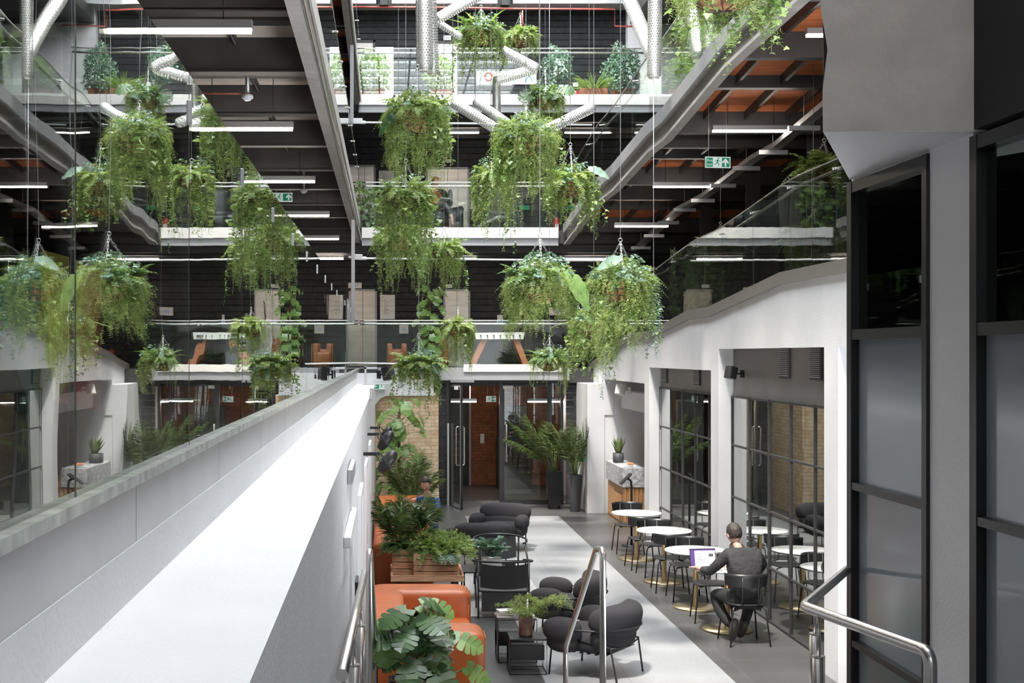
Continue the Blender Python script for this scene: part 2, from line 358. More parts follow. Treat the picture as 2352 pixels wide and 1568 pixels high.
def monleaf(n=5):
    """a split monstera leaf: lobes either side of the midrib, heart-shaped base"""
    vs = []; fs = []
    m = 14
    for i in range(m+1): t = i/m; vs.append((0, t*.95, -.30*t*t))
    for sgn in (-1, 1):
        for i in range(n):
            t0 = i/n; t1 = (i+.99)/n
            def rim(t):
                a = PI*(.06+.94*t); r = .50*(math.sin(a)**.55)*(1.0-.22*t)+.015
                return r, .95*t*.98-.24*(1-t)**3+.20*math.sin(a)*.45
            pts = []
            b0 = vs[int(round(t0*m))]; b1 = vs[min(m, int(round((i+1)/n*m)))]
            gap = .10
            for q, rm in ((0, .88), (.3, 1), (.65, 1), (1, .90)):
                t = t0+(t1-t0)*(gap+(1-2*gap)*q); r, y = rim(t); r *= rm; y += .12*r; pts.append((sgn*r, y, -.30*y*abs(y)-.18*r*r+.05*r))
            mid0 = tuple(b0[k]*.50+pts[0][k]*.50 for k in range(3)); mid1 = tuple(b1[k]*.50+pts[-1][k]*.50 for k in range(3))
            k = len(vs); vs += [b0, mid0]+pts+[mid1, b1]; f = tuple(range(k, k+8)); fs += [f[:2]+f[6:], f[1:7]]
    return vs, fs
MON = monleaf()
def rv(r, *s): return r.normal(size=s)
def path3(base, d, L, droop, n, r=None, wander=0.0):
    t = np.linspace(0, 1, n)[:, None]; d = nrm(np.asarray(d, float)[None])[0]
    p = np.asarray(base, float)[None]+d[None]*L*t-UP[None]*droop*L*t*t
    if r is not None and wander: p[1:] += np.cumsum(rv(r, n-1, 3)*wander*L/n, 0)
    return p
def frond(lm, base, d, L, droop, n=16, w=.16, pw=.35, r=None, tmpl=PIN, fwd=.5, hang=.2, taper=1.0):
    p = path3(base, d, L, droop, n+2); T = nrm(np.gradient(p, axis=0)); t = np.linspace(0, 1, n+2)[1:-1]; p = p[1:-1]; T = T[1:-1]
    side = nrm(np.cross(T, UP[None]+.001)); 
    ln = w*np.minimum(1, 4*t+.25)*(1-taper*t**2*.92)
    for s in (-1, 1):
        D = nrm(side*s+T*fwd-UP[None]*hang+(rv(r, n, 3)*.12 if r is not None else 0)); N = np.cross(side, T); N = N*np.sign(N[:, 2:3]+1e-9)
        lm.leaves(*tmpl, p, D, N, np.stack([ln*pw, ln], 1))
    # the rib
    lm.leaves([(-.5,0,0),(.5,0,0),(.5,1,0),(-.5,1,0)], [(0,1,2,3)], p[:-1], np.diff(p, axis=0)+1e-9, np.cross(side, T)[:-1], np.stack([np.full(n-1, .0035), np.linalg.norm(np.diff(p, axis=0), axis=1)], 1))
def ribs(lm, P0, P1, w):
    P0 = np.asarray(P0); P1 = np.asarray(P1); d = P1-P0; N = np.cross(d, [[.3, .9, .2]])
    q = ([(-.5,0,0),(.5,0,0),(.5,1,0),(-.5,1,0)], [(0,1,2,3)]); ln = np.linalg.norm(d, axis=1)
    for nn in (N, np.cross(d, N)): lm.leaves(*q, P0, d, nn, np.stack([np.full(len(P0), w), ln], 1))
def vine(lm, r, base, out, L, leaf=.045, tmpl=OVAL, step=.03, wander=.5, both=False, spread=.5, w=1.0, outL=.1):
    n = max(4, int(L/step)); t = np.linspace(0, 1, n)
    wob = np.cumsum(rv(r, n, 3)*[1, 1, .2]*wander*step, 0)
    base = np.asarray(base, float); out = np.asarray(out, float)
    p = base+out*outL*(1-np.exp(-t*L/.09))[:, None]+wob; p[:, 2] = base[2]+.03*np.sin(np.minimum(1, t*L/.12)*PI)-t*L+wob[:, 2]*.3
    ribs(lm, p[:-1], p[1:], .003)
    a = np.arange(n)*2.4+r.uniform(0, 6); k = 2 if both else 1
    for q in range(k):
        aa = a+q*PI; D = np.stack([np.cos(aa), np.sin(aa), np.full(n, -spread)], 1)+rv(r, n, 3)*.25; N = UP[None]*.9+np.stack([np.cos(aa), np.sin(aa), 0*aa], 1)*.8+rv(r, n, 3)*.3
        sz = leaf*(1.1-.5*t)*r.uniform(.7, 1.25, n)
        lm.leaves(*tmpl, p, D, N, np.stack([sz*w, sz], 1))
def sprigs(lm, r, pos, D, L, npin=11, w=.27, pw=.20, curl=.6):
    """feathery little sprays: every sprig a drooping axis with needles both sides"""
    n = len(pos); D = nrm(D); L = np.full(n, L)*r.uniform(.6, 1.3, n)
    for i in range(npin):
        t = (i+.6)/npin; p = pos+D*(L*t)[:, None]-UP[None]*(curl*L*t*t)[:, None]; T = nrm(D-UP[None]*2*curl*t); S = nrm(np.cross(T, rv(r, n, 3)*.5+UP))
        for s in (-1, 1):
            lm.leaves(*PIN, p, S*s+T*.6+rv(r, n, 3)*.25, np.cross(S, T)+rv(r, n, 3)*.4, np.stack([L*w*pw*(1-.5*t)*1.2, L*w*(1-.55*t)*r.uniform(.7, 1.2, n)], 1))
def dome(r, n, R, zs=1.0, zmin=-.2):
    d = nrm(rv(r, n*3, 3)); d = d[d[:, 2] > zmin][:n]; return d*np.array([R, R, R*zs]), d
def chainmesh(mb, a, b, link_=.035, rw=.004):
    a = Vector(a); b = Vector(b); n = max(2, int((b-a).length/link_)); d = (b-a)/n
    q = d.normalized().to_track_quat('Z', 'Y')
    for i in range(n):
        c = a+d*(i+.5); M4 = (q @ Euler((0,0,PI/2*(i % 2))).to_quaternion()).to_matrix(); hx = link_*.22; hz = d.length*.62
        for sx in (-1, 1): mb.tube([c+M4@Vector((sx*hx, 0, -hz)), c+M4@Vector((sx*hx, 0, hz))], rw*.55, 4, cap=False)
TOP = 12.9
def hanging(label, x, y, Y, R=.24, seed=1, fern=14, fernL=.38, feather=260, casc=.35, fthL=.11, ivy=6, ivyL=.6, small=8, smallL=.7, silver=40, moss=0, mossL=.6,
            strap=0, bigs=(), liner='coco', spread=1.0, chain=.42, dark=.4, longs=(), top=TOP):
    """rim centre of the basket on the sight line of photo pixel x,y at depth Y"""
    c = P(x, y, Y); r = np.random.default_rng(seed)
    t = thing('hanging_basket', label, 'hanging plant', c, 0, 'planted baskets hung from the roof')
    mb = MB(); D = R*.85
    mb.lathe([(.02*R, -D), (.45*R, -D*.93), (.78*R, -D*.65), (.95*R, -D*.3), (R, 0), (R*.94, 0), (.9*R, -.06), (0.001, -.05)], n=22); obj('liner', mb, M[liner], t)
    mb = MB()
    for k in range(10):
        a = 2*PI*k/10; mb.tube([(math.cos(a)*q*R*1.02, math.sin(a)*q*R*1.02, -D*zz) for q, zz in ((1, 0), (.96, .32), (.80, .66), (.46, .95), (.05, 1.02))], .0035, 4)
    for zz, q in ((0, 1.02), (.4, .94), (.72, .76)): mb.tube([(math.cos(a)*R*q, math.sin(a)*R*q, -D*zz) for a in np.linspace(0, 2*PI, 25)[:-1]], .0045, 4, closed=True)
    obj('wire_frame', mb, M['black'], t)
    mb = MB()
    for k in range(3):
        a = 2*PI*k/3+.5; chainmesh(mb, (math.cos(a)*R, math.sin(a)*R, 0), (0, 0, chain))
    mb.tube([(math.cos(a)*.02, 0, chain+.02+math.sin(a)*.02) for a in np.linspace(0, 2*PI, 9)[:-1]], .004, 4, closed=True)
    obj('chain', mb, M['galv'], t)
    mb = MB(); mb.tube([(0, 0, chain+.03), (0, 0, top-c.z)], .0035, 4); obj('hanging_wire', mb, M['galv'], t)
    def ring(n, q=.9): a = r.uniform(0, 2*PI, n); return a, np.stack([np.cos(a), np.sin(a), 0*a], 1)
    if fern:
        lm = LM(); a, o = ring(fern)
        for i in range(fern):
            el = r.uniform(.2, 1.5); d = o[i]*1.0+UP*el
            frond(lm, o[i]*R*.55+UP*.02, d, fernL*r.uniform(.7, 1.25)*spread, r.uniform(.55, 1.1)*(1 if el < .9 else .6), n=18, w=fernL*.27, pw=.30, r=r, fwd=.35)
        k = int(len(lm.V)); lm.obj('fern_fronds', M['fern'] if r.uniform() > dark else M['ferndk'], t)
    if feather:
        lm = LM(); p, d = dome(r, feather//2, R*1.12*spread, .72, -.1)
        sprigs(lm, r, p*r.uniform(.75, 1.1, (len(p), 1)), d+rv(r, len(p), 3)*.4, fthL)
        n = int(feather*1.35); a, o = ring(n); z = -(r.uniform(0, 1, n)**1.3)*casc; lump = .5+.5*np.sin(a*3+seed)*np.cos(a*2.0+seed*1.7)
        z = z*(.25+1.0*lump); rad = R*(.98+.35*r.uniform(0, 1, n)*spread)*(1-.25*np.minimum(1, -z/1.2))
        p = o*rad[:, None]; p[:, 2] = z+.05; sprigs(lm, r, p, o*.8-UP*.8+rv(r, n, 3)*.45, fthL)
        lm.obj('feathery_foliage', M['feather'], t)
    if silver:
        lm = LM(); p, d = dome(r, silver, R*1.05, .9, .0)
        for i in range(len(p)):
            q = path3(p[i]*.8, d[i]+rv(r, 3)*.3, .16, .2, 8); a = np.arange(8)*1.9; DD = np.stack([np.cos(a), np.sin(a), .3+0*a], 1)
            lm.leaves(*OVAL, q, DD+rv(r, 8, 3)*.3, np.tile(d[i], (8, 1))+.1, np.stack([np.full(8, .036), np.full(8, .034)], 1))
        lm.obj('blue_green_leaves', M['silver'], t)
    if ivy:
        lm = LM(); a, o = ring(ivy)
        for i in range(ivy): vine(lm, r, o[i]*R*.95, o[i], ivyL*r.uniform(.45, 1.2), .062, IVY, .038, .45, spread=.7, outL=.12*spread)
        lm.obj('ivy_vines', M['ivy'], t)
    if small:
        lm = LM(); a, o = ring(small)
        for i in range(small):
            for q in range(3): vine(lm, r, o[i]*R*1.0+rv(r, 3)*.025, o[i], smallL*r.uniform(.4, 1.15), .030, OVAL, .018, .3, True, spread=.3, w=.75, outL=.06*spread)
        lm.obj('trailing_vines', M['fern'], t)
    if moss:
        lm = LM(); a = r.uniform(0, 2*PI)+r.normal(size=moss)*.25
        for i in range(moss): vine(lm, r, (math.cos(a[i])*R, math.sin(a[i])*R, 0), (math.cos(a[i]), math.sin(a[i]), 0), mossL*r.uniform(.6, 1.1), .022, PIN, .012, .45, True, spread=.5, w=.4, outL=.05)
        lm.obj('pale_moss_strands', M['moss'], t)
    if longs:
        lm = LM()
        for (dx, L, tm) in longs:
            o_ = np.array([math.copysign(1, dx) if dx else .2, -.5, 0]); vine(lm, r, (dx, -R*.7, -.02), o_, L, .060 if tm == 'ivy' else .045, IVY if tm == 'ivy' else OVAL, .034 if tm == 'ivy' else .022, .30, tm != 'ivy', w=1.0 if tm == 'ivy' else .55, spread=.35, outL=.06)
            if L > .5: vine(lm, r, (dx+.03, -R*.7, -.02), o_, L*.7, .055 if tm == 'ivy' else .04, IVY if tm == 'ivy' else OVAL, .034 if tm == 'ivy' else .022, .30, tm != 'ivy', w=1.0 if tm == 'ivy' else .55, spread=.35, outL=.06)
        lm.obj('long_vines', M['silver'] if longs[0][2] == 'sil' else M['ivy'], t)
    if strap:
        lm = LM(); a, o = ring(strap)
        d = o+UP*r.uniform(.2, 1.4, (strap, 1)); lm.leaves(*STRAP, o*R*.4, d, UP[None]+o*-.4, np.stack([np.full(strap, .42), r.uniform(.3, .5, strap)], 1))
        lm.obj('strap_leaves', M['fern'], t)
    for (dx, dz, dirx, diry, dirz, L, key, tm) in bigs:
        lm = LM(); lm.leaves(*(BIG if tm == 'big' else MON), [(dx, -R*.7, dz)], [(dirx, diry, dirz)], [(0.15, -1, .55)], np.array([[L, L]]))
        lm.obj('large_leaf', M[key], t)
    return t
def bushmesh(r, R, n, leaf=.05, tm=OVAL, zs=1.2):
    lm = LM(); d = nrm(rv(r, n, 3)); rad = R*(r.uniform(.25, 1, n)**.45)*(1+.18*np.sin(d[:, 0]*5+d[:, 2]*4)); p = d*rad[:, None]*[1, 1, zs]
    lm.leaves(*tm, p, d+rv(r, n, 3)*.7+UP*.2, d+rv(r, n, 3)*.6+UP, leaf*r.uniform(.7, 1.3, n)); return lm
def palmf(lm, r, base, d, L, droop, n=30, w=.34, pw=.05):
    p = path3(base, d, L, droop, n+2); T = nrm(np.gradient(p, axis=0)); t = np.linspace(0, 1, n+2)
    side = nrm(np.cross(T, UP[None]+.001)); ribs(lm, p[:-1], p[1:], .008)
    k = slice(int(n*.28), n+2); m = n+2-int(n*.28); tt = np.linspace(0, 1, m); ln = w*(.55+.45*np.sin(PI*tt**.7))*(1-.35*tt)
    for s in (-1, 1):
        D = nrm(side[k]*s*(1.0-.35*tt[:, None])+T[k]*.9-UP[None]*.25+rv(r, m, 3)*.1)
        N = np.cross(side[k], T[k]); N = N*np.sign(N[:, 2:3]+1e-9)
        lm.leaves(*rowleaf(1.0, 3, .35, .1), p[k], D, N, np.stack([ln*pw, ln], 1))
def palm(lm, r, n, L, H=.6, spread=.7, w=.34, base=(0,0,0), lean=(0,0)):
    for i in range(n):
        a = 2*PI*i/n+r.uniform(-.4, .4); s = spread*r.uniform(.35, 1.1); o = np.array([math.cos(a), math.sin(a), 0])
        palmf(lm, r, np.array(base)+o*.03, o*s+UP+np.array([lean[0], lean[1], 0]), L*r.uniform(.75, 1.1), .10+.42*s, w=w*r.uniform(.8, 1.1))
def monplant(lm, st, r, n, H, spread, size, base=(0,0,0), lean=(0,0)):
    base = np.asarray(base, float); pts = []
    for i in range(n):
        a = 2.4*i+r.uniform(-.4, .4); o = np.array([math.cos(a), math.sin(a), 0]); q = r.uniform(.25, 1)
        tip = base+o*spread*(.25+.75*q)+UP*H*(.35+.65*(1-q*.6)*r.uniform(.7, 1.05))+np.array([lean[0], lean[1], 0])*H
        mid = base+o*spread*.15+UP*(tip[2]-base[2])*.6
        st.tube([base+o*.03, mid, tip], .007, 5)
        d = o*.8-UP*r.uniform(.1, .8)+rv(r, 3)*.3
        pts.append((tip, d, UP+o*.45+np.array([0, -.35, 0])+rv(r, 3)*.15, size*r.uniform(.7, 1.15)))
    lm.leaves(*MON, [p[0] for p in pts], [p[1] for p in pts], [p[2] for p in pts], np.array([p[3] for p in pts]))
# ---------------------------------------------------------------- lettering and signs
def textmb(s, size, mb=None, org=(0,0,0), ux=(1,0,0), uz=(0,0,1), align='LEFT', th=.0):
    cu = bpy.data.curves.new('t', 'FONT'); cu.body = s; cu.size = size; cu.align_x = align; cu.extrude = th
    o = bpy.data.objects.new('t', cu); C.objects.link(o); dg = bpy.context.evaluated_depsgraph_get(); me = o.evaluated_get(dg).to_mesh()
    mb = mb or MB(); ux = Vector(ux); uz = Vector(uz); un = ux.cross(uz); org = Vector(org)
    mb.add([org+ux*v.co.x+uz*v.co.y+un*v.co.z for v in me.vertices], [tuple(p.vertices) for p in me.polygons])
    o.evaluated_get(dg).to_mesh_clear(); bpy.data.objects.remove(o); bpy.data.curves.remove(cu); return mb
def poly2(mb, pts, y, flip=False): mb.add([(p[0], y, p[1]) for p in pts], [tuple(range(len(pts)))[::(-1 if flip else 1)]]); return mb
def runner(mb, cx, cz, s, y, sg=1):
    mb.blob((cx+.12*s*sg, y, cz+.40*s), (.15*s, .004, .15*s), nu=10, nv=6)
    for a, b, wd in (((.06,.28),(-.04,-.02),.16), ((-.04,0),(.18,-.16),.09), ((.18,-.16),(.10,-.40),.08), ((-.04,0),(-.20,-.20),.09), ((-.20,-.20),(-.38,-.22),.07), ((.08,.24),(.26,.10),.06), ((.26,.10),(.36,.16),.05), ((.04,.25),(-.18,.18),.06), ((-.18,.18),(-.22,.02),.05)):
        a = Vector(a)*s; b = Vector(b)*s; n = (b-a).orthogonal().normalized()*wd*s/2
        poly2(mb, [(cx+(q.x)*sg, cz+q.y) for q in (a-n, b-n, b+n, a+n)], y, sg < 0)
def exit_sign(label, c, w, h, arrow, words=False, rz=0, sg=1, rods=0, order=1):
    t = thing('exit_sign', label, 'sign', c, rz)
    obj('panel', MB().box(-w/2, w/2, -.012, .012, -h/2, h/2), M['exit'], t)
    mb = MB(); y = -.0135; e = .012
    for a in ((-w/2, w/2, -h/2, -h/2+e), (-w/2, w/2, h/2-e, h/2), (-w/2, -w/2+e, -h/2, h/2), (w/2-e, w/2, -h/2, h/2)): mb.box(a[0], a[1], y-.001, y, a[2], a[3])
    obj('border', mb, M['exitw'], t)
    ax, rx = (w*.30, -w*.02 if words else -w*.2)
    if order < 0: ax, rx = -w*.25, w*.24
    mb = MB(); bw = h*.42; mb.box(rx-bw, rx+bw, y-.0005, y, -h*.40, h*.40); obj('pictogram_field', mb, M['exitw'], t)
    mb = MB(); runner(mb, rx, 0, h*.85, y-.003, sg); obj('running_figure', mb, M['exit'], t)
    a = h*.36; P_ = [(-a*.22,-a),(a*.22,-a),(a*.22,.05*a),(a*.8,-.35*a),(a*.8,.2*a),(0,a),(-a*.8,.2*a),(-a*.8,-.35*a),(-a*.22,.05*a)]
    th = {'up': 0, 'left': PI/2, 'right': -PI/2}[arrow]; cs, sn = math.cos(th), math.sin(th)
    q = [(ax+p[0]*cs-p[1]*sn, p[0]*sn+p[1]*cs) for p in P_]; mb = MB()
    for tri in ((0,1,2,8), (8,2,5), (2,3,4,5), (5,6,7,8)): mb.add([(q[i][0], y-.002, q[i][1]) for i in tri], [tuple(range(len(tri)))])
    obj('arrow', mb, M['exitw'], t)
    if words:
        mb = textmb('Fire\nexit', h*.34, None, (-w*.44, y-.002, h*.05)); obj('lettering', mb, M['exitw'], t)
    if rods:
        mb = MB(); [mb.cyl((s*w*.35, 0, h/2), (s*w*.35, 0, h/2+rods), .004, n=5) for s in (-1, 1)]; obj('hanger', mb, M['galv'], t)
    return t
# ---------------------------------------------------------------- bodies
def skinmesh(nodes, edges, sub=2):
    me = bpy.data.meshes.new('s'); me.from_pydata([n[0] for n in nodes], edges, []); o = bpy.data.objects.new('s', me); C.objects.link(o)
    md = o.modifiers.new('k', 'SKIN'); sv = me.skin_vertices if len(me.skin_vertices) else None
    if sv is None: me.skin_vertices.new() if hasattr(me.skin_vertices, 'new') else None
    data = me.skin_vertices[0].data
    for i, n in enumerate(nodes): rr = n[1] if isinstance(n[1], tuple) else (n[1], n[1]); data[i].radius = rr; data[i].use_root = (i == 0)
    md.use_smooth_shade = True; s = o.modifiers.new('s', 'SUBSURF'); s.levels = sub; s.render_levels = sub
    dg = bpy.context.evaluated_depsgraph_get(); ev = o.evaluated_get(dg); m2 = ev.to_mesh(); mb = MB()
    mb.add([v.co.copy() for v in m2.vertices], [tuple(p.vertices) for p in m2.polygons], True)
    ev.to_mesh_clear(); bpy.data.objects.remove(o); bpy.data.meshes.remove(me); return mb
def headmb(mb, c, rot=(0,0,0), s=1.0):
    """face looks along local +Y; s=1 is a 0.23 m head"""
    Rm = Euler(rot).to_matrix(); c = Vector(c)
    def fn(p):
        z = p.z/.115; y = p.y
        if y > 0: p.y *= 1.0-.10*abs(z); p.x *= 1-.10*max(0, -z)
        if z < -.2: p.x *= 1+.28*(z+.2); p.y *= 1-.10*abs(z)
        return p*s
    mb.blob(c, (.152, .19, .23), 1, rot, 20, 14, fn)
    def at(x, y, z): return c+Rm@(Vector((x, y, z))*s)
    mb.blob(at(0, .098, -.012), (.028*s, .04*s, .05*s), 1, rot, 8, 6)
    for q in (-1, 1): mb.blob(at(q*.078, .0, -.005), (.018*s, .038*s, .062*s), 1, rot, 8, 6)
    return at
# ================================================================ STRUCTURE
def interp(pr, Y):
    if Y <= pr[0][0]: return pr[0][1]
    for (a, b), (c, d) in zip(pr, pr[1:]):
        if Y <= c: return b+(d-b)*(Y-a)/(c-a)
    return pr[-1][1]
R1 = [(11.6,4.01),(14.6,4.01),(17.85,3.745),(19.1,3.735),(21.9,3.49),(23.9,3.475),(28.3,2.90),(31,2.90)]      # ramp of the first gallery: coping underside
R2 = [(5.0,6.62),(14.7,6.44),(17.9,6.16),(19.0,6.16),(22.0,5.97),(23.9,5.96),(27.9,5.58),(31,5.58)]          # ramp of the second gallery: fascia underside
def seg(pr, a, b):
    ys = [a]+[y for y, z in pr if a < y < b]+[b]; return [(y, interp(pr, y)) for y in ys]
def strip(mb, pr, a, b, x0, x1, d0, d1):
    for (ya, za), (yb, zb) in zip(seg(pr, a, b), seg(pr, a, b)[1:]): mb.prism([(ya,za+d0),(yb,zb+d0),(yb,zb+d1),(ya,za+d1)], 0, x0, x1)
    return mb
# floors
struct('floor', MB().box(-1, 8.5, 9.76, 34, -.1, 0), M['floor'])
mb = MB(); mb.box(1.55, 3.42, 11.3, 26.1, .0, .004); struct('trim_1', mb, M['band'])
# hidden lower side rooms, stair landing
mb = MB(); mb.box(-.24, 2.3, -3, 7.6, 1.0, 1.22); struct('floor_landing', mb, M['floor'])
mb = MB()
for i in range(6):
    z = 1.22-(i+1)*.175; mb.box(-.22, 2.3, 7.6+i*.36, 7.6+(i+1)*.36, 0 if z > 0 else -.05, max(z, .02))
struct('floor_steps', mb, M['floor'])
# left wall with its ledge
mb = MB(); mb.box(-.60, -.24, -3, 25.8, -.1, 2.65); struct('wall_left', mb, M['white'])
mb = MB(); mb.box(-.658, -.597, -3, 27.7, 2.648, 2.774); struct('trim_2', mb, M['white'])
mb = MB()
for i in range(20): mb.box(-.66, -.60, -3+i*1.53, -3+(i+1)*1.53-.006, 2.772, 2.915)
struct('trim_3', mb, M['upstand'])
mb = MB(); mb.box(-.66, -.585, -3, 27.7, 2.915, 2.94); struct('trim_4', mb, M['stone'])
# brick wall and white bulkhead at the end of the left side
mb = MB(); X0, X1 = -.3, 1.03; zt = P(0, 908, 25.8).z
pts = [(X0, 0), (X1, 0), (X1-.03, zt*.5), (X1-.09, zt-.25), (X1-.12, zt), (-.02, zt), (-.14, zt-.06), (-.27, zt-.22), (X0, zt-.30)]
mb.prism(pts, 1, 25.8, 26.0); mb.box(.85, X1-.02, 25.85, 28.0, 0, zt); struct('wall_brick', mb, M['brick'])
mb = MB(); mb.prism([(-.66, zt-.32), (X0, zt-.30), (-.27, zt-.22), (-.14, zt-.06), (-.02, zt), (X1-.12, zt), (X1-.12, 2.86), (-.66, 2.86)], 1, 25.7, 26.0); mb.box(-.62, X1-.1, 26, 28, zt, 2.6)
mb.box(-.62, -.24, 25.7, 28, 0, 2.6); struct('wall_bulkhead', mb, M['white'])
# left interior of the first gallery (seen through the glass), floors and wall
mb = MB(); mb.box(-9, -.66, -3, 31, 2.6, 2.78); mb.box(-9, -.2, 27.9, 31, 2.75, 2.93); mb.box(-.6, 8.5, 28.05, 31, 2.62, 2.93); struct('floor_first_gallery', mb, M['dark'])
struct('wall_far_left', MB().box(-9.2, -9, -3, 31, 0, 13), M['darkwall'])
struct('wall_back', MB().box(-9.2, 1.6, -3.2, -3, 0, 13).box(4.4, 8.7, -3.2, -3, 0, 13).box(1.6, 4.4, -3.2, -3, 0, 5.2).box(1.6, 4.4, -3.2, -3, 6.9, 13).box(2.95, 3.05, -3.2, -3, 5.2, 6.9), M['white'])  # unseen window opening with mullion, added to bring sky light onto wedge and pillar
# second / third galleries on the left
def leftgal(z0, name, pan, lens, yn):
    mb = MB(); mb.box(-9, -.62, yn, 31, z0+.45, z0+.5); struct('floor_'+name, mb, M['dark'])
    mb = MB(); mb.box(-8.9, -.68, yn, 30.9, z0+.42, z0+.448); struct('ceiling_'+name, mb, pan)
    mb = MB(); mb.box(-.66, -.58, yn, 27.9, z0+.30, z0+.48); mb.box(-.70, -.60, yn, 27.9, z0, z0+.05); mb.box(-.66, -.64, yn, 27.9, z0+.05, z0+.3); struct('trim_fascia_'+name, mb, M['concrete'])
    mb = MB(); mb.tube([(-.575, yn, z0+.06), (-.575, 27.9, z0+.06)], .028, 10); struct('trim_edge_tube_'+name, mb, M['chrome'])
    mb = MB(); y = yn+.4; i = 0
    while y < 31:
        d = .33 if i % 2 == 0 else .14; mb.box(-9, -.66, y, y+.10, z0+.45-d, z0+.43); mb.box(-9, -.66, y-.03, y+.13, z0+.45-d-.012, z0+.45-d); y += 1.02; i += 1
    struct('trim_beams_'+name, mb, M['dark'])
    mb = MB()
    for x in np.arange(-1.35, -9, -.72): mb.box(x-.015, x+.015, yn, 31, z0+.36, z0+.43); 
    struct('trim_joists_'+name, mb, M['dark'])
    mb = MB()
    for x in np.arange(-1.35, -9, -.72): mb.box(x-.005, x+.005, yn, 31, z0+.35, z0+.36)
    struct('trim_rails_'+name, mb, M['galv'])
leftgal(5.62, 'second_left', M['ceilpan'], 0, 1.0)
leftgal(8.57, 'third_left', M['timber'], 0, 9.0)
# right: first gallery ramp, white wall with openings, coping
mb = MB(); xa, xb = 4.42, 4.60
ops = [(13.22,17.45,3.30),(17.85,22.06,3.01),(22.47,26.6,2.73)]
for a, b, zt_ in ops:
    s = seg(R1, a, b); mb.prism([(a,zt_)]+[(b,zt_)]+s[::-1], 0, xa, xb)
for a, b in ((12.81,13.22),(17.45,17.85),(22.06,22.47)):
    mb.prism([(a,0),(b,0)]+seg(R1, a, b)[::-1], 0, xa, xb+.05)
mb.prism([(26.6,2.0),(30.2,2.0)]+seg(R1, 26.6, 30.2)[::-1], 0, xa, xb)
mb.prism([(6.0,3.30),(12.81,3.30),(12.81,4.01),(6.0,4.01)], 0, xa, xb)
struct('wall_right', mb, M['white'], fix=True)
mb = MB(); mb.box(4.07, 4.42, 26.6, 30.2, 0, 2.63); struct('wall_right_lower', mb, M['white'])
mb = MB(); strip(mb, R1, 6.0, 28.3, 4.38, 4.62, 0, .135); struct('trim_coping', mb, M['coping'], fix=True)
mb = MB(); strip(mb, R1, 6.0, 31, 4.62, 8.5, -.02, .06); struct('floor_ramp', mb, M['dark'], fix=True)
mb = MB(); mb.box(8.5, 8.7, -3, 34, 0, 13); struct('wall_far_right', mb, M['darkwall'])
mb = MB(); mb.box(7.2, 7.3, 6, 28, 2.8, 6.2)
for y in np.arange(9, 28, 2.1): mb.box(7.1, 7.2, y, y+.18, 2.8, 6.2)
struct('wall_gallery_right', mb, M['clad'])
mb = MB()
for y in (12.2, 15.5, 18.7, 21.9, 25.1): mb.box(6.05, 6.2, y, y+.16, 3.0, 6.6); mb.box(6.0, 6.25, y-.02, y, 3.0, 6.6)
struct('trim_columns_right', mb, M['dark'])
# second gallery on the right
mb = MB(); strip(mb, R2, 5, 31, 3.9, 8.5, .42, .5); struct('floor_second_right', mb, M['dark'], fix=True)
mb = MB(); strip(mb, R2, 5, 30.9, 3.9, 8.45, .395, .418); struct('ceiling_second_right', mb, M['timber'], fix=True)
mb = MB(); strip(mb, R2, 5, 28, 3.76, 3.90, .25, .44); struct('trim_fascia_right', mb, M['offwhite'] if 0 else M['steel'], fix=True)
mb = MB()
strip(mb, R2, 5, 28, 3.84, 3.86, 0.04, .25); strip(mb, R2, 5, 28, 3.78, 3.9, 0, .04)
struct('trim_channel_right', mb, M['concrete'], fix=True)
mb = MB()
for y in (9.3, 10.9, 12.3, 14.6, 16.25, 17.9, 19.1, 20.5, 21.9, 23.9, 25.4, 27.0, 29):
    z = interp(R2, y); big = y in (12.3, 14.6, 17.9, 19.1, 21.9, 23.9, 27.0); mb.box(3.9, 8.5, y, y+.14, z+(.10 if big else .24), z+.42)
struct('trim_beams_right', mb, M['dark'])
mb = MB()
for x in np.arange(4.35, 8.4, .56): strip(mb, R2, 5, 31, x-.022, x+.022, .28, .41)
struct('trim_joists_right', mb, M['dark'], fix=True)
mb = MB()
for i in range(40):
    y = 11+.46*i; z = interp(R2, y)
strip(mb, R2, 9, 30, 5.28, 5.42, -.10, -.03)
struct('trim_cable_tray', mb, M['galv'], fix=True)
mb = MB()
for y in np.arange(10, 29, 1.35): z = interp(R2, y); mb.box(5.15, 5.55, y, y+.07, z-.16, z-.10); mb.cyl((5.35, y+.03, z-.1), (5.35, y+.03, z+.4), .006, n=5)
struct('trim_tray_brackets', mb, M['galv'])
# third gallery right (only its far end shows)
mb = MB(); mb.box(5.7, 8.5, 22, 31, 11.0, 11.3); struct('ceiling_upper_right', mb, M['dark'])
# far galleries
def fargal(z, name, x0, x1, band=True):
    mb = MB()
    if band: mb.box(x0, x1, 27.96, 28.1, z-.215, z+.01); struct('trim_band_'+name, mb, M['offwhite'])
    mb = MB(); mb.box(x0, x1, 28.0, 28.04, z-.37, z-.19); mb.box(x0, x1, 27.95, 28.04, z-.38, z-.345); struct('trim_channel_'+name, mb, M['steel'])
fargal(5.94, 'second_far', -.55, 3.66); fargal(8.79, 'third_far', -.62, 5.6)
mb = MB(); mb.box(1.63, 3.75, 27.96, 28.1, 2.86, 3.02); struct('trim_band_first_far', mb, M['offwhite'])
mb = MB(); mb.box(-.62, 3.9, 27.99, 28.06, 2.70, 2.95); mb.box(-.62, 3.9, 27.92, 28.06, 2.68, 2.71); struct('trim_channel_first_far', mb, M['steel'])
mb = MB(); mb.box(-9, 8.5, 28.1, 31, 5.62, 5.9); struct('floor_second_far', mb, M['dark'])
mb = MB(); mb.box(-9, 8.5, 28.1, 31, 8.47, 8.78); struct('floor_third_far', mb, M['dark'])
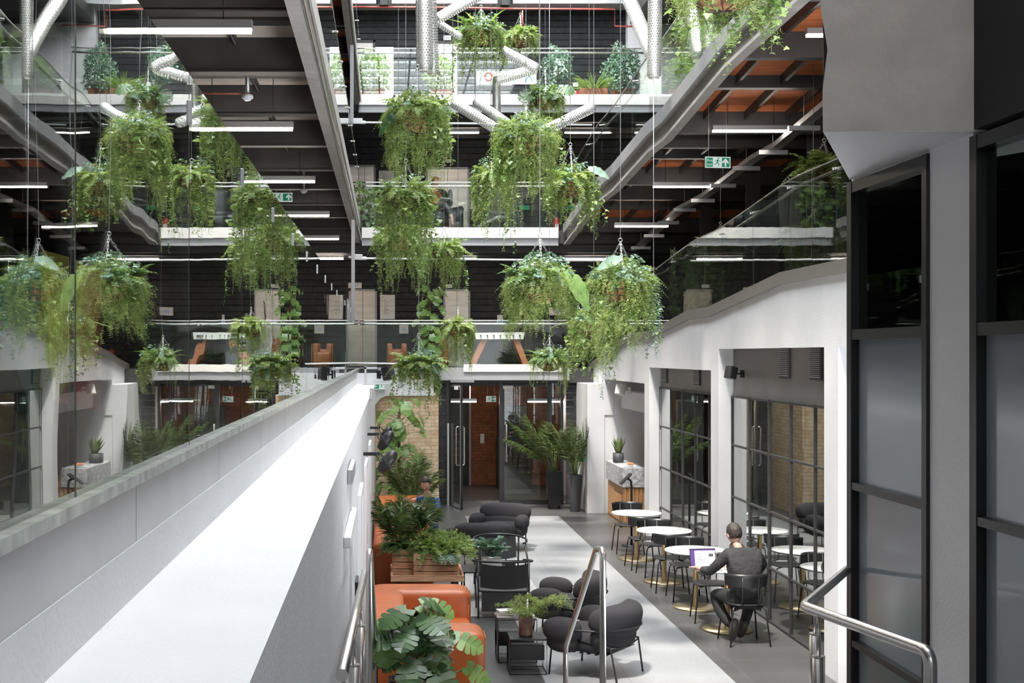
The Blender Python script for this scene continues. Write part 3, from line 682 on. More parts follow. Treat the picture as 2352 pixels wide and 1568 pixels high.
mb = MB()
for y in (28.5, 29.2, 29.9, 30.6):
    for z in (5.45, 8.3): mb.box(-9, 8.5, y, y+.12, z, z+.18)
struct('trim_beams_far', mb, M['dark'])
# black boarded far wall
rr = random.Random(4); mb = MB(); z = 2.6
while z < 11.35:
    mb.box(-9, 8.5, 31.0+rr.uniform(-.006, .006), 31.2, z+.006, z+.142); z += .15
struct('wall_far', mb, M['clad'])
struct('wall_far_core', MB().box(-9, 8.5, 31.1, 31.3, 2.6, 13), M['darkwall'])
mb = MB(); mb.box(-9, 8.5, 30.4, 31.1, 11.4, 13.0); struct('wall_far_top', mb, M['white'])
mb = MB(); mb.box(5.65, 8.4, 30.7, 31.0, 8.8, 11.4); struct('wall_far_pier', mb, M['pillar'])
# roof: solid over the galleries, open glazed slot with rafters over the well
mb = MB(); mb.box(-9.2, -.9, -3.2, 31.3, 13.0, 13.2); struct('ceiling_left_roof', mb, M['white'])
mb = MB(); mb.box(4.6, 8.7, -3.2, 31.3, 13.0, 13.2); struct('ceiling_right_roof', mb, M['white'])
mb = MB(); mb.box(-.9, 4.6, -3.2, 3.6, 13.0, 13.2); struct('ceiling_near_roof', mb, M['white'])
mb = MB()
for i, y in enumerate(np.arange(3.8, 31, 1.25)): mb.box(-.9, 4.6, y, y+.10, 13.0, 13.18)
for x in np.arange(-.3, 4.6, 1.05): mb.box(x-.03, x+.03, 3.6, 31.2, 13.02, 13.12)
for y in (13, 19.5, 26): mb.box(-.9, 4.6, y, y+.3, 12.95, 13.3)
struct('ceiling_rafters', mb, M['white_gloss'])
mb = MB(); mb.box(-9.2, -.9, 1.5, 1.6, 9.0, 13)  # end wall above the left galleries
struct('wall_upper_left', mb, M['white'])
# entrance hall behind the doors
mb = MB(); mb.box(2.07, 8.4, 32.4, 32.6, 0, 2.75); struct('wall_hall_brick', mb, M['redbrick'])
mb = MB(); mb.box(-.6, 2.07, 32.9, 33.1, 0, 2.75); struct('wall_hall_back', mb, M['darkwall'])
mb = MB(); mb.box(.9, 1.15, 28.3, 33, 0, 2.75); mb.box(5.6, 5.8, 28.3, 33, 0, 2.75); struct('wall_hall_sides', mb, M['brick'])
mb = MB(); mb.box(-.6, 8.5, 28.2, 33, 2.55, 2.62); struct('ceiling_hall', mb, M['dark'])
mb = MB()
z = .0
while z < 2.62: mb.box(.98, 1.33, 28.15, 28.25, z+.006, z+.142); mb.box(3.86, 4.1, 28.15, 28.25, z+.006, z+.142); z += .15
struct('wall_hall_front', mb, M['clad'])
# niche behind the reception desk
mb = MB(); mb.box(6.3, 6.4, 22.2, 26.9, 0, 2.9); mb.box(4.425, 6.4, 26.62, 26.9, 0, 2.7); struct('wall_niche', mb, M['white'])
mb = MB(); mb.box(4.6, 6.4, 22.05, 22.3, 0, 2.9); struct('wall_niche_side', mb, M['white'])
mb = MB(); mb.box(4.6, 6.3, 22.3, 26.75, 2.73, 2.9); struct('ceiling_niche', mb, M['white'])
mb = MB(); mb.prism([(26.75,2.35),(26.75,2.1),(22.3,.9),(22.3,2.0)], 0, 5.5, 6.3); mb.box(4.75, 5.0, 22.3, 26.75, 2.15, 2.5); struct('ceiling_stair_soffit', mb, M['white'], fix=True)
# shopfronts (glass in steel frames) and the dark rooms behind
def shopfront(n, ya, yb, zt_, ztop):
    mb = MB(); mb.box(4.62, 4.66, ya, yb, 2.67, zt_+.02); struct('wall_panel_%d' % n, mb, mat('panel%d' % n, (.21,.20,.195), .5, 0.2, bump=.05, vary=.12, vscale=2))
    mb = MB()
    ys = [yb-i*(yb-ya)/5 for i in range(6)]
    for i, y in enumerate(ys): wd = .02 if i in (2,) else .009; mb.box(4.59, 4.64, y-wd, y+wd, 0, 2.68)
    for z in (.02, .655, 1.333, 2.02, 2.665): mb.box(4.594, 4.63, ya+.004, yb-.004, z-.012, z+.012)
    f = struct('window_%d' % n, mb, M['dark']); 
    mb = MB(); mb.box(4.608, 4.616, ya, yb, 0, 2.67); obj('pane', mb, M['glassR'], f)
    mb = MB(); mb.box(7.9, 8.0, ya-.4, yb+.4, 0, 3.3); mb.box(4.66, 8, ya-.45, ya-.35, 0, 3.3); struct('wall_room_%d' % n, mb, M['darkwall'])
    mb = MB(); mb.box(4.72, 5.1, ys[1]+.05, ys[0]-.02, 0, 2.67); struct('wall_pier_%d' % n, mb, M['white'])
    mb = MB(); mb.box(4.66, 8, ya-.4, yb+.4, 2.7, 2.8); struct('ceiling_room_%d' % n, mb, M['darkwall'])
shopfront(1, 17.85, 22.06, 3.01, 0); shopfront(2, 13.22, 17.45, 3.30, 0); shopfront(3, 8.6, 12.81, 3.30, 0)
# near right: wedge of plaster, pillar, steel-framed screens
mb = MB()
def wedge(z0, z1, nx=26, nz=34):
    vs = []; x0, x1 = 1.70, 2.34; r = random.Random(7)
    for k in range(nz+1):
        for i in range(nx+1):
            t = i/nx; z = z0+(z1-z0)*k/nz; e = (.012*math.sin(z*9)+.008*math.sin(z*23+1))*(1-t)**6 if k else 0
            vs.append((x0+(x1-x0)*t+e, 5.10, z))
    return vs
zb = 4.095; vs = wedge(zb, 9.5)
mb.add(vs, [(k*27+i, k*27+i+1, (k+1)*27+i+1, (k+1)*27+i) for k in range(34) for i in range(26)], True)
mb.add([(1.70,5.10,zb),(2.30,5.10,zb),(2.30,6.5,zb),(1.70,5.10,9.5),(2.30,6.5,9.5),(2.34,5.10,9.5)], [(2,1,0),(0,3,4,2),(3,5,4)])
struct('wall_wedge', mb, M['plaster'], fix=True)
mb = MB(); mb.prism([(1.702,5.102),(2.338,5.102),(2.30,6.5)], 2, zb-.004, zb+.02); mb.box(2.30, 2.45, 5.13, 5.54, 0, zb); mb.box(2.40, 2.6, -3, 6.5, 0, 9.5) ; struct('trim_pillar', mb, M['pillar'], fix=True)
mb = MB(); mb.box(2.31, 2.40, 5.54, 6.5, 4.075, 9.4); struct('wall_over_screen', mb, M['pillar'])
def screen(n, ya, yb, top=4.075, solid=None):
    mb = MB(); x0, x1 = 2.285, 2.35
    mb.box(x0, x1, ya, ya+.05, .9, top); mb.box(x0, x1, yb-.06, yb, .9, top); mb.box(x0+.003, x1-.003, ya+.01, yb-.01, top-.055, top-.001)
    for z, h in ((3.32, .05), (2.575, .035), (1.80, .03)): mb.box(x0+.003, x1-.003, ya+.01, yb-.01, z-h/2, z+h/2)
    f = struct('window_%d' % n, mb, M['black'])
    mb = MB(); mb.box(2.325, 2.335, ya+.05, yb-.06, 3.345, top-.055); obj('upper_pane', mb, M['darkpane'], f)
    mb = MB(); mb.box(2.325, 2.335, ya+.05, yb-.06, .9, 3.295); obj('frosted_pane', mb, M['frost'], f)
screen(4, 5.54, 6.5); screen(5, 2.6, 5.13)
mb = MB(); mb.box(2.35, 2.39, 5.97, 6.03, 3.32, 4.05); struct('trim_inner_mullion', mb, M['black'])
mb = MB(); mb.box(2.29, 2.4, 2.5, 5.11, 4.10, 4.83); struct('wall_dark_panel', mb, M['darkwall'])
# ================================================================ GLASS BALUSTRADES
def balustrade_left():
    t = thing('glass_balustrade', 'long tall glass balustrade on the white ledge left, mirroring the hanging plants', 'glass balustrade', (-.62, 0, 2.94))
    ys = [2.57+1.475*(i-3) for i in range(21)]; ys = [y for y in ys if y < 27.9]; 
    for a, b in zip(ys, ys[1:]):
        mb = MB(); mb.box(-.006, .006, a+.008, b-.008, 0, 1.15); obj('glass_pane', mb, M['glassL'], t)
        if a > 2: 
            mb = MB(); mb.obox((0.0, a, 1.03), (.026, .03, .075)); obj('clamp', mb, M['galv'], t, bev=.004)
        mb = MB(); mb.box(-.005, .005, a-.007, a+.007, 0, 1.15); obj('joint_seal', mb, M['black'], t)
balustrade_left()
def glassrun(label, A, B, zf, h, n, rail=True, inner=.12, key='glass', capz=None, side=1, rails=True):
    """A,B xy ends; zf(s) base height along; posts none: panes with a stand-off handrail"""
    A = Vector(A); B = Vector(B); t = thing('glass_balustrade', label, 'glass balustrade', (A.x, A.y, zf(0))); z0 = zf(0); d = (B-A); L = d.length; u = d/L; nn = Vector((-u.y, u.x))*side
    for i in range(n):
        a = A+d*(i/n)+u*.006; b = A+d*((i+1)/n)-u*.006; za = zf((i/n)); zb_ = zf((i+1)/n); th = nn*.006
        mb = MB(); vs = []
        for q in (-1, 1):
            for p, z in ((a, za), (b, zb_)):
                vs += [(p.x+th.x*q-A.x, p.y+th.y*q-A.y, z-z0), (p.x+th.x*q-A.x, p.y+th.y*q-A.y, z-z0+h)]
        mb.add(vs, [(0,2,3,1),(4,5,7,6),(0,1,5,4),(2,6,7,3),(1,3,7,5),(0,4,6,2)]); obj('glass_pane', mb, M[key], t)
    if rails:
        S = [i/40 for i in range(41)]; mb = MB()
        mb.tube([(( A+d*s+nn*inner).x-A.x, (A+d*s+nn*inner).y-A.y, zf(s)-z0+h-.06) for s in S], .021, 8); obj('handrail', mb, M['chrome'], t)
        mb = MB()
        mb.tube([((A+d*s).x-A.x, (A+d*s).y-A.y, zf(s)-z0+h+.008) for s in S], .011, 6)
        obj('top_rail', mb, M['chrome'], t)
        for i in range(n+1):
            mb = MB(); s = i/n; p = A+d*s; q = p+nn*inner; z = zf(s)-z0+h-.06; mb.cyl((p.x-A.x-nn.x*.03, p.y-A.y-nn.y*.03, z-.03), (q.x-A.x, q.y-A.y, z), .012, n=6); mb.blob((p.x-A.x-nn.x*.03, p.y-A.y-nn.y*.03, z-.03), (.032,.032,.032), nu=8, nv=6); obj('rail_fixing', mb, M['chrome'], t)
    return t
glassrun('glass balustrade of the lowest far gallery, above the black entrance doors', (-.6,28.0), (3.95,28.0), lambda s: 2.93, 1.02, 4)
glassrun('glass balustrade of the middle far gallery, in front of the armchairs', (-.55,28.0), (3.66,28.0), lambda s: 5.95, .96, 3)
glassrun('glass balustrade of the top far gallery, in front of the potted bushes', (-.62,28.0), (5.6,28.0), lambda s: 8.80, .98, 5)
glassrun('glass balustrade stepping up along the brown coping of the white right wall', (4.5,28.0), (4.5,11.6), lambda s: interp(R1, 28.0-16.4*s)+.135, 1.03, 11, key='glassB', side=1)
glassrun('glass balustrade along the wavy grey edge of the right gallery under the skylight', (3.82,28.0), (3.82,6.0), lambda s: interp(R2, 28.0-22*s)+.44, 1.0, 14, side=1)
glassrun('glass balustrade on the concrete edge of the left middle gallery', (-.62,1.2), (-.62,27.9), lambda s: 6.10, 1.0, 17, side=1)
glassrun('glass balustrade on the edge of the left top gallery, highest on that side', (-.62,9.2), (-.62,27.9), lambda s: 9.05, 1.0, 12, side=1)
# steel post and tie rods
for (x, y0, y1, Y, lab) in ((811, 505, 742, 22.0, 'flat grey steel post rising beside the left glass, lower one'), (808, 105, 285, 22.0, 'flat grey steel post beside the left top gallery edge, upper one')):
    a = P(x, y0, Y); b = P(x, y1, Y); t = MB(); h = a.z-b.z; t.box(-.03, .03, -.05, .05, 0, h); o = solo('steel_post', lab, 'post', t, M['steel'], loc=b, bev=.004)
for (yy, x1, lab) in ((283, 1120, 'thin white tie rod crossing the well just below the top far gallery'), (595, 1180, 'thin white tie rod crossing the well just below the middle far gallery')):
    Y = 22.0; a = P(822, yy-2, Y); b = P(x1+240, yy+4, Y); t = thing('tie_rod', lab, 'rod', a)
    d = b-a; mb = MB(); mb.tube([(0,0,0), tuple(d*.03), tuple(d*.035), tuple(d)], [.03,.03,.016,.016], 8); obj('rod', mb, M['white_gloss'], t)
    mb = MB(); mb.obox((0,0,.02), (.16,.06,.09)); mb.obox((-.1,0,.02), (.12,.02,.04)); obj('bracket', mb, M['galv'], t, bev=.006)
# ================================================================ LAMPS
def strip_light(label, x, Y, z, L=1.03, drop=.47, src=None):
    if src: return dup(src, (x, Y, z), 0, label)
    t = thing('strip_light', label, 'ceiling light', (x, Y, z), 0, 'linear lamps under the galleries')
    obj('housing', MB().box(-L/2, L/2, -.04, .04, .012, .075), M['galv'], t, bev=.004)
    obj('diffuser', MB().box(-L/2+.01, L/2-.01, -.032, .032, -.012, .012), M['tube'], t)
    for s in (-1, 1):
        mb = MB(); mb.cyl((s*L*.3, 0, .07), (s*L*.3, 0, .07+drop), .004, n=5); obj('hanger', mb, M['black'], t)
    return t
SL = strip_light('strip light nearest the camera, under the left middle gallery', -1.465, 9.2, 5.50)
for i, (Y, w_) in enumerate(((13.2,'second'),(17.2,'third'),(21.4,'fourth'),(25.7,'fifth'),(29.0,'sixth'))):
    strip_light('%s strip light from the front in the row under the left middle gallery' % w_, -1.465, Y, 5.50, src=SL)
for (Y, h, lb) in ((13.5,3.30,'half hidden by the plaster wedge'),(17.4,2.98,'just above the Fire exit sign'),(21.3,2.74,'next beyond the Fire exit sign'),(24.9,2.45,'third from the far end'),(29.6,2.38,'nearest the black far wall')):
    strip_light('strip light under the right timber deck, '+lb, 4.84, Y, EYE+h, src=SL)
for (x, z, lb) in ((1.55,8.22,'middle one under the top far gallery'),(4.5,8.22,'right one under the top far gallery'),(-1.5,5.38,'left one under the middle far gallery'),(1.5,5.38,'middle one under the middle far gallery'),(4.5,5.38,'right one under the middle far gallery')):
    strip_light('strip light, '+lb, x, 29.4, z, src=SL)
for (x, lb) in ((1.55,'left'),(3.75,'right')): strip_light('%s strip light in the dark hall behind the entrance doors' % lb, x, 30.2, 2.14, src=SL)
# signs
c = P(1648, 373, 17.0); exit_sign('green Fire exit sign with an up arrow under the right timber deck', c, .34, .145, 'up', True, .12, rods=.85)
c = P(650, 453, 20.8); exit_sign('green exit sign with an up arrow among the left gallery beams', c, .30, .14, 'up', False, 0, rods=.40)
c = P(869, 887, 25.66); exit_sign('green exit sign with a left arrow on the white bulkhead', c, .27, .115, 'left', False, 0, order=-1)
c = P(1128, 916, 29.2); exit_sign('green exit sign with a right arrow seen through the entrance doors', c, .22, .13, 'right', False, 0, rods=.45)
# ================================================================ ENTRANCE DOORS
def doors():
    Y = 28.18; f = lambda x: (x-890)*Y/FX; zt = EYE-(880-815)*Y/FX
    mb = MB(); x0, x1 = f(1012), f(1294)
    mb.box(x0, x1, Y-.053, Y+.053, zt, zt+.07)
    for x in (f(1028), f(1150), f(1264), f(1290)): mb.box(x-.03, x+.03, Y-.05, Y+.05, 0, zt)
    mb.box(x0, x1, Y-.09, Y-.03, zt+.07, zt+.10)
    struct('door_1', mb, M['black']).name = 'door_frame'
    fr = bpy.data.objects['door_frame']; fr.name = 'door_1'
    mb = MB(); mb.box(f(1034), f(1088), Y-.16, Y-.05, zt+.02, zt+.10); obj('door_closer', mb, M['galv'], fr, bev=.005)
    mb = MB(); mb.box(f(1268), f(1286), Y-.004, Y+.004, 0, zt); obj('side_pane', mb, M['glass'], fr)
    # right leaf, closed
    def leaf(n, xa, xb, hx, rz, org):
        L = xb-xa; mb = MB(); H = zt-.02
        mb.box(0, .05, -.025, .025, .01, H); mb.box(L-.05, L, -.025, .025, .01, H); mb.box(.01, L-.01, -.022, .022, .012, .10); mb.box(.01, L-.01, -.022, .022, H-.05, H-.002)
        d = struct('door_%d' % n, mb, M['black'], loc=(org, Y, 0), rot=(0, 0, rz))
        mb = MB(); mb.box(.05, L-.05, -.006, .006, .10, H-.05); obj('door_pane', mb, M['glass'], d)
        for s in (-1, 1):
            mb = MB(); z0, z1 = .92, 1.72
            mb.tube([(hx, 0, z0), (hx, s*.07, z0), (hx, s*.09, z0+.03), (hx, s*.09, z1-.03), (hx, s*.07, z1), (hx, 0, z1)], .016, 8); obj('door_handle', mb, M['chrome'], d)
        mb = MB(); mb.box(.02, .24, -.05, -.026, H-.10, H-.03) if rz == 0 else mb.box(.6, .85, -.05, -.026, H-.10, H-.03); obj('closer_box', mb, M['offwhite'], d, bev=.004)
    leaf(2, f(1153), f(1262), .09, 0, f(1153))
    leaf(3, 0, 1.05, .93, -1.37, f(1032))
    mb = MB(); mb.box(-.02, .02, -.02, .02, 0, 1.75); o = struct('trim_door_edge', mb, M['galv'], loc=(f(1031)-.02, Y-.08, 0))
    mb = MB(); mb.box(1.42, 2.05, 32.8, 32.9, 0, 2.05); struct('door_4', mb, M['dark'])
    mb = MB(); mb.box(1.36, 1.42, 32.75, 32.9, 0, 2.1); mb.box(2.02, 2.07, 32.35, 32.9, 0, 2.1); mb.box(1.36, 2.07, 32.75, 32.9, 2.05, 2.1); struct('trim_hall_door', mb, M['steel'])
    solo('lift_call_panel', 'small steel call panel on the red brick wall of the hall', 'panel', MB().box(-.05, .05, -.02, 0, -.12, .12), M['galv'], loc=(2.35, 32.39, 1.15), bev=.004)
    t = thing('cabinet', 'tall dark cabinet in the hall behind the right door leaf', 'cabinet', (3.05, 31.6, 0))
    obj('body', MB().box(-.4, .4, -.3, .3, 0, 1.25), M['darkwall'], t, bev=.01); obj('top_shelf', MB().box(-.38, .3, -.25, .25, 1.25, 2.0), M['black'], t, bev=.01)
doors()
# ================================================================ CAFE SIDE
def cafe_table(label, x, Y, src=None):
    if src: return dup(src, (x, Y, 0), random.Random(int(Y*10)).uniform(0, 3), label)
    t = thing('cafe_table', label, 'table', (x, Y, 0), 0, 'round marble tables along the shopfront')
    obj('tabletop', MB().lathe([(0, .712), (.37, .712), (.388, .72), (.39, .73), (.384, .74), (0, .74)], n=56), M['marble'], t)
    obj('column', MB().lathe([(.034, .02), (.034, .70), (.12, .705), (.12, .712)], n=20), M['brass'], t)
    obj('base', MB().lathe([(0, 0), (.29, 0), (.292, .012), (.285, .02), (.03, .026)], n=48), M['brass'], t)
    return t
T1 = cafe_table('round marble table farthest back, beside the tablet stand', 3.93, 20.6)
cafe_table('round marble table second from the back, brass base', 3.93, 18.55, T1)
cafe_table('round marble table on a brass base just behind the laptop', 3.93, 16.65, T1)
cafe_table('round marble table at which the man in dark shirt sits', 3.98, 15.3, T1)
def cafe_chair(label, x, Y, rz, src=None):
    if src: return dup(src, (x, Y, 0), rz, label)
    t = thing('cafe_chair', label, 'chair', (x, Y, 0), rz, 'black chairs at the marble tables')
    mb = MB(); mb.blob((0, 0, .452), (.43, .41, .022), .55, nu=28, nv=6, fn=lambda p: Vector((p.x, p.y, p.z+.10*p.x*p.x+.06*max(0, -p.y)**2))); obj('seat', mb, M['black'], t)
    mb = MB(); pts = []
    for i in range(17):
        a = math.radians(-78+156*i/16); k = 1-(abs(i-8)/8)**3*.30
        for z, o in ((.655+.04*(1-k), 0), (.70, .004), (.76, .008), (.80, .012), (.80, .022), (.76, .018), (.70, .014), (.655+.04*(1-k), .010)): pts.append(((.235+o)*math.sin(a), -.03-(.20+o)*math.cos(a), z))
    mb.grid(pts, 17, 8); mb.add([pts[i*8+7] for i in range(17)]+[pts[i*8] for i in range(17)], [(i, i+1, 18+i, 17+i) for i in range(16)]); obj('backrest', mb, M['black'], t)
    for sx in (-1, 1):
        for sy in (-1, 1):
            mb = MB(); mb.tube([(sx*.10, sy*.12, .436), (sx*.165, sy*.165, .43), (sx*.185, sy*.185, .39), (sx*.225, sy*.225, 0)], .0095, 8); obj('leg', mb, M['black'], t)
        mb = MB(); mb.tube([(sx*.09, -.05, .44), (sx*.09, -.17, .445), (sx*.09, -.212, .49), (sx*.09, -.226, .78)], .0085, 8); obj('back_support', mb, M['black'], t)
    return t
CH = cafe_chair('black chair on the near side of the farthest marble table', 3.86, 19.75, .05)
for (lb, x, Y, rz) in (('black chair on the far side of the farthest marble table', 3.93, 21.35, PI),
    ('black chair on the near side of the second marble table from the back', 3.86, 17.85, -.05), ('black chair on the far side of the second marble table from the back', 3.92, 19.1, PI+.1),
    ('black chair on the far side of the marble table behind the laptop', 3.95, 17.25, PI), ('black chair pushed under the table beside the laptop, empty', 3.93, 15.85, PI-.1),
    ('black chair in which the man in dark shirt sits', 3.99, 14.62, .06)): cafe_chair(lb, x, Y, rz, CH)
# laptop
c = P(1616, 1304, 15.12); t = thing('laptop', 'open laptop with a bright screen on the marble table', 'laptop', (c.x+.03, 15.08, .741), .12)
obj('base', MB().box(-.155, .155, -.11, .11, 0, .014), M['galv'], t, bev=.003)
mb = MB(); sr = [0]; lid = MB(); lid.box(-.155, .155, -.004, .004, 0, .215); o = obj('lid', lid, M['black'], t, (0, .11, .012), (-.22, 0, 0))
mb = MB(); mb.box(-.147, .147, -.006, -.0045, .012, .205); obj('screen', mb, mat('screen', (.5,.5,.6), .3, emit=(.62,.60,.72,.55)), o)
mb = MB(); mb.box(-.147, -.10, -.0072, -.006, .012, .205); mb.box(-.147, .147, -.0072, -.006, .192, .205); obj('screen_sidebar', mb, mat('sidebar', (.06,.03,.12), .3, emit=(.10,.05,.22,.5)), o)
mb = MB()
for i in range(6): mb.box(-.085, -.02+.02*(i % 3), -.0075, -.0065, .035+i*.024, .039+i*.024)
mb.box(.07, .125, -.0075, -.0065, .12, .155); obj('screen_content', mb, mat('screentext', (.12,.10,.10), .3), o)
# reception desk, snake plant, tablet stand
t = thing('reception_desk', 'oak and terrazzo reception desk in the white niche', 'desk', (4.42, 24.5, 0))
obj('body', MB().box(.01, 1.0, 0, 1.75, 0, .735), M['oak'], t)
mb = MB()
for i in range(12): mb.box(.02+i*.075, .06+i*.075, -.022, .0, .02, .73)
obj('fluted_front', mb, M['oak'], t, bev=.006)
mb = MB(); mb.box(0, .008, .12, 1.0, .62, .635); mb.box(0, .008, .12, .135, .08, .62); mb.box(0, .008, .12, 1.7, .06, .075); obj('panel_groove', mb, M['bark'], t)
obj('counter', MB().box(-.02, .42, -.04, 1.35, .74, 1.10).box(-.015, .40, 1.35, 1.85, .74, 1.10), M['terrazzo'], t, bev=.004)
c = P(1412, 1056, 25.6); t = thing('snake_plant', 'spiky snake plant in a grey pot on the reception counter', 'plant', (4.55, 25.75, 1.10))
mb = MB(); mb.lathe([(0, 0), (.09, 0), (.105, .01), (.108, .19), (.098, .19), (.095, .16), (0, .16)], n=28); obj('pot', mb, M['pot'], t)
lm = LM(); r = np.random.default_rng(5); n = 15; a = r.uniform(0, 6.3, n); o_ = np.stack([np.cos(a), np.sin(a), 0*a], 1)
lm.leaves(*BLADE, o_*.035+UP*.15, o_*.30*r.uniform(.2, 1.3, (n, 1))+UP, o_*-1, np.stack([np.full(n, .40), r.uniform(.25, .42, n)], 1)); lm.obj('leaves', M['snake'], t)
t = thing('sweet_bowl', 'small glass bowl of coloured sweets on the terrazzo counter', 'bowl', (4.60, 24.75, 1.10))
obj('bowl', MB().lathe([(0, .002), (.04, .005), (.07, .04), (.075, .055), (.07, .055), (.04, .012), (0, .01)], n=20), M['glass'], t)
for nm, col in (('orange', (.7,.2,.04)), ('pink', (.7,.2,.25)), ('yellow', (.75,.6,.1))):
    mb = MB(); q = random.Random(nm)
    for i in range(9): mb.blob((q.uniform(-.045, .045), q.uniform(-.045, .045), .045+q.uniform(0, .03)), (.03,.03,.025), nu=8, nv=6)
    obj('sweets', mb, mat('sweet_'+nm, col, .4), t, kind='stuff')
t = thing('tablet_stand', 'black tablet on a tall curved stand beside the farthest marble table', 'stand', (4.12, 22.05, 0))
obj('base', MB().lathe([(0, 0), (.17, 0), (.17, .012), (.02, .02)], n=32), M['black'], t)
mb = MB(); mb.tube([(0, 0, .01), (0, 0, 1.02), (-.01, 0, 1.09), (-.05, 0, 1.13), (-.10, 0, 1.13)], .019, 10); obj('pole', mb, M['black'], t)
mb = MB(); mb.obox((-.10, 0, 1.13), (.26, .19, .02), (0, -.75, 0)); obj('tablet', mb, M['black'], t, bev=.006)
solo('door_release', 'small green door release box on the white lower wall', 'switch', MB().box(-.01, .01, -.05, .05, -.06, .06), M['exit'], loc=(4.055, 27.0, P(0,1052,27).z), bev=.003)
solo('intercom', 'small beige intercom inside the reception niche', 'intercom', MB().box(-.02, .02, -.05, .05, -.09, .09), M['signw'], loc=(6.28, 25.4, 1.35), bev=.004)
# vents and speaker over the shopfronts
for i, (y, z, s, lb) in enumerate(((21.7, EYE-.285, .30, 'left vent grille over the far shopfront'), (19.45, EYE-.27, .30, 'right vent grille over the far shopfront'), (15.15, EYE-.09, .30, 'left vent grille over the near shopfront'), (14.05, EYE-.09, .30, 'right vent grille over the near shopfront'))):
    mb = MB(); mb.box(4.60, 4.622, y-.19, y+.19, z-s*.6, z+s*.6); h = solo('vent_grille', lb, 'vent', MB().box(-.02, .0, -.19, .19, -s*.6, s*.6), M['dark'], loc=(4.618, y, z), group='wall vents')
    mb = MB(); k = 15
    for j in range(k): mb.obox((-.024, 0, -s*.5+s*j/(k-1)), (.018, .33, .004), (0, .5, 0))
    obj('louvres', mb, M['galv'], h)
def speaker(label, loc, rz, arm, sc=1.0, key='black'):
    t = thing('speaker', label, 'speaker', loc, rz); t.scale = (sc, sc, sc)
    obj('cabinet', MB().box(-.10, .10, -.24, -.06, -.13, .13), M[key], t, rot=(-.25, 0, 0), bev=.02)
    mb = MB(); mb.box(-.085, .085, -.245, -.241, -.115, .115); obj('grille', mb, M['dark' if key == 'black' else 'offwhite'], t, rot=(-.25, 0, 0))
    mb = MB(); mb.cyl((0, -.07, 0), (0, arm-.03, .02), .018, n=8); mb.box(-.05, .05, arm-.03, arm, -.07, .09); obj('wall_bracket', mb, M[key], t); return t
speaker('black speaker on the grey panel above the near shopfront', (4.50, 16.85, EYE-.25), -PI/2+.5, .18, .62)
speaker('small white speaker over the reception niche', (4.62, 25.4, EYE-.70), -PI/2+.6, .16, .8, 'offwhite')
speaker('black speaker hung at the end of the white ledge', (-.10, 25.3, 2.83), .9, .10)
# ================================================================ PEOPLE
def person_parts(t, nodes, edges, head, hrot, hs, hair, shirt, trous, shoes, mats):
    mb = skinmesh(nodes, edges); at = headmb(mb, head, hrot, hs); obj('body', mb, M['skin'], t)
    mb = MB(); Rm = Euler(hrot).to_matrix()
    def fn(p):
        if p.y > .035 and p.z < .055: p.y = .035+(p.y-.035)*.15
        if p.z < -.05: p.z = -.05+(p.z+.05)*hair[1]
        return p
    mb.blob(Vector(head)+Rm@Vector((0, -.012, .022))*hs, (.172*hs, .205*hs, .235*hs), 1, hrot, 20, 14, lambda p: fn(p)); obj('hair', mb, M[hair[0]], t)
    for nm, (nn, ee), m in (('shirt', shirt, mats[0]), ('trousers', trous, mats[1])):
        obj(nm, skinmesh(nn, ee), M[m], t)
    for s in shoes:
        mb = MB(); mb.blob(s[0], (.095, .105, .275), .75, s[1], 14, 12, lambda p: Vector((p.x*(1-.25*max(0, -p.z)/.14), p.y, p.z))); o = obj('shoe', mb, M['shoe'], t)
    return at
def fingers(base, d, side, up, s=1.0, curl=.5):
    """five chains leaving the palm; returns nodes and edges to append"""
    base = Vector(base); d = Vector(d).normalized(); side = Vector(side).normalized(); up = Vector(up).normalized(); out = []
    for k, (off, L) in enumerate(((-.03,.062),(-.01,.075),(.011,.07),(.03,.055))):
        p0 = base+side*off*s; p1 = p0+d*L*.55*s; p2 = p1+(d-up*curl)*L*.5*s; out.append([(p0, .0085*s), (p1, .0078*s), (p2, .0065*s)])
    p0 = base-d*.045*s-side*.03*s; out.append([(p0, .010*s), (p0+(d*.5-side)*.035*s, .009*s), (p0+(d*.9-side*.9)*.055*s, .0075*s)]); return out
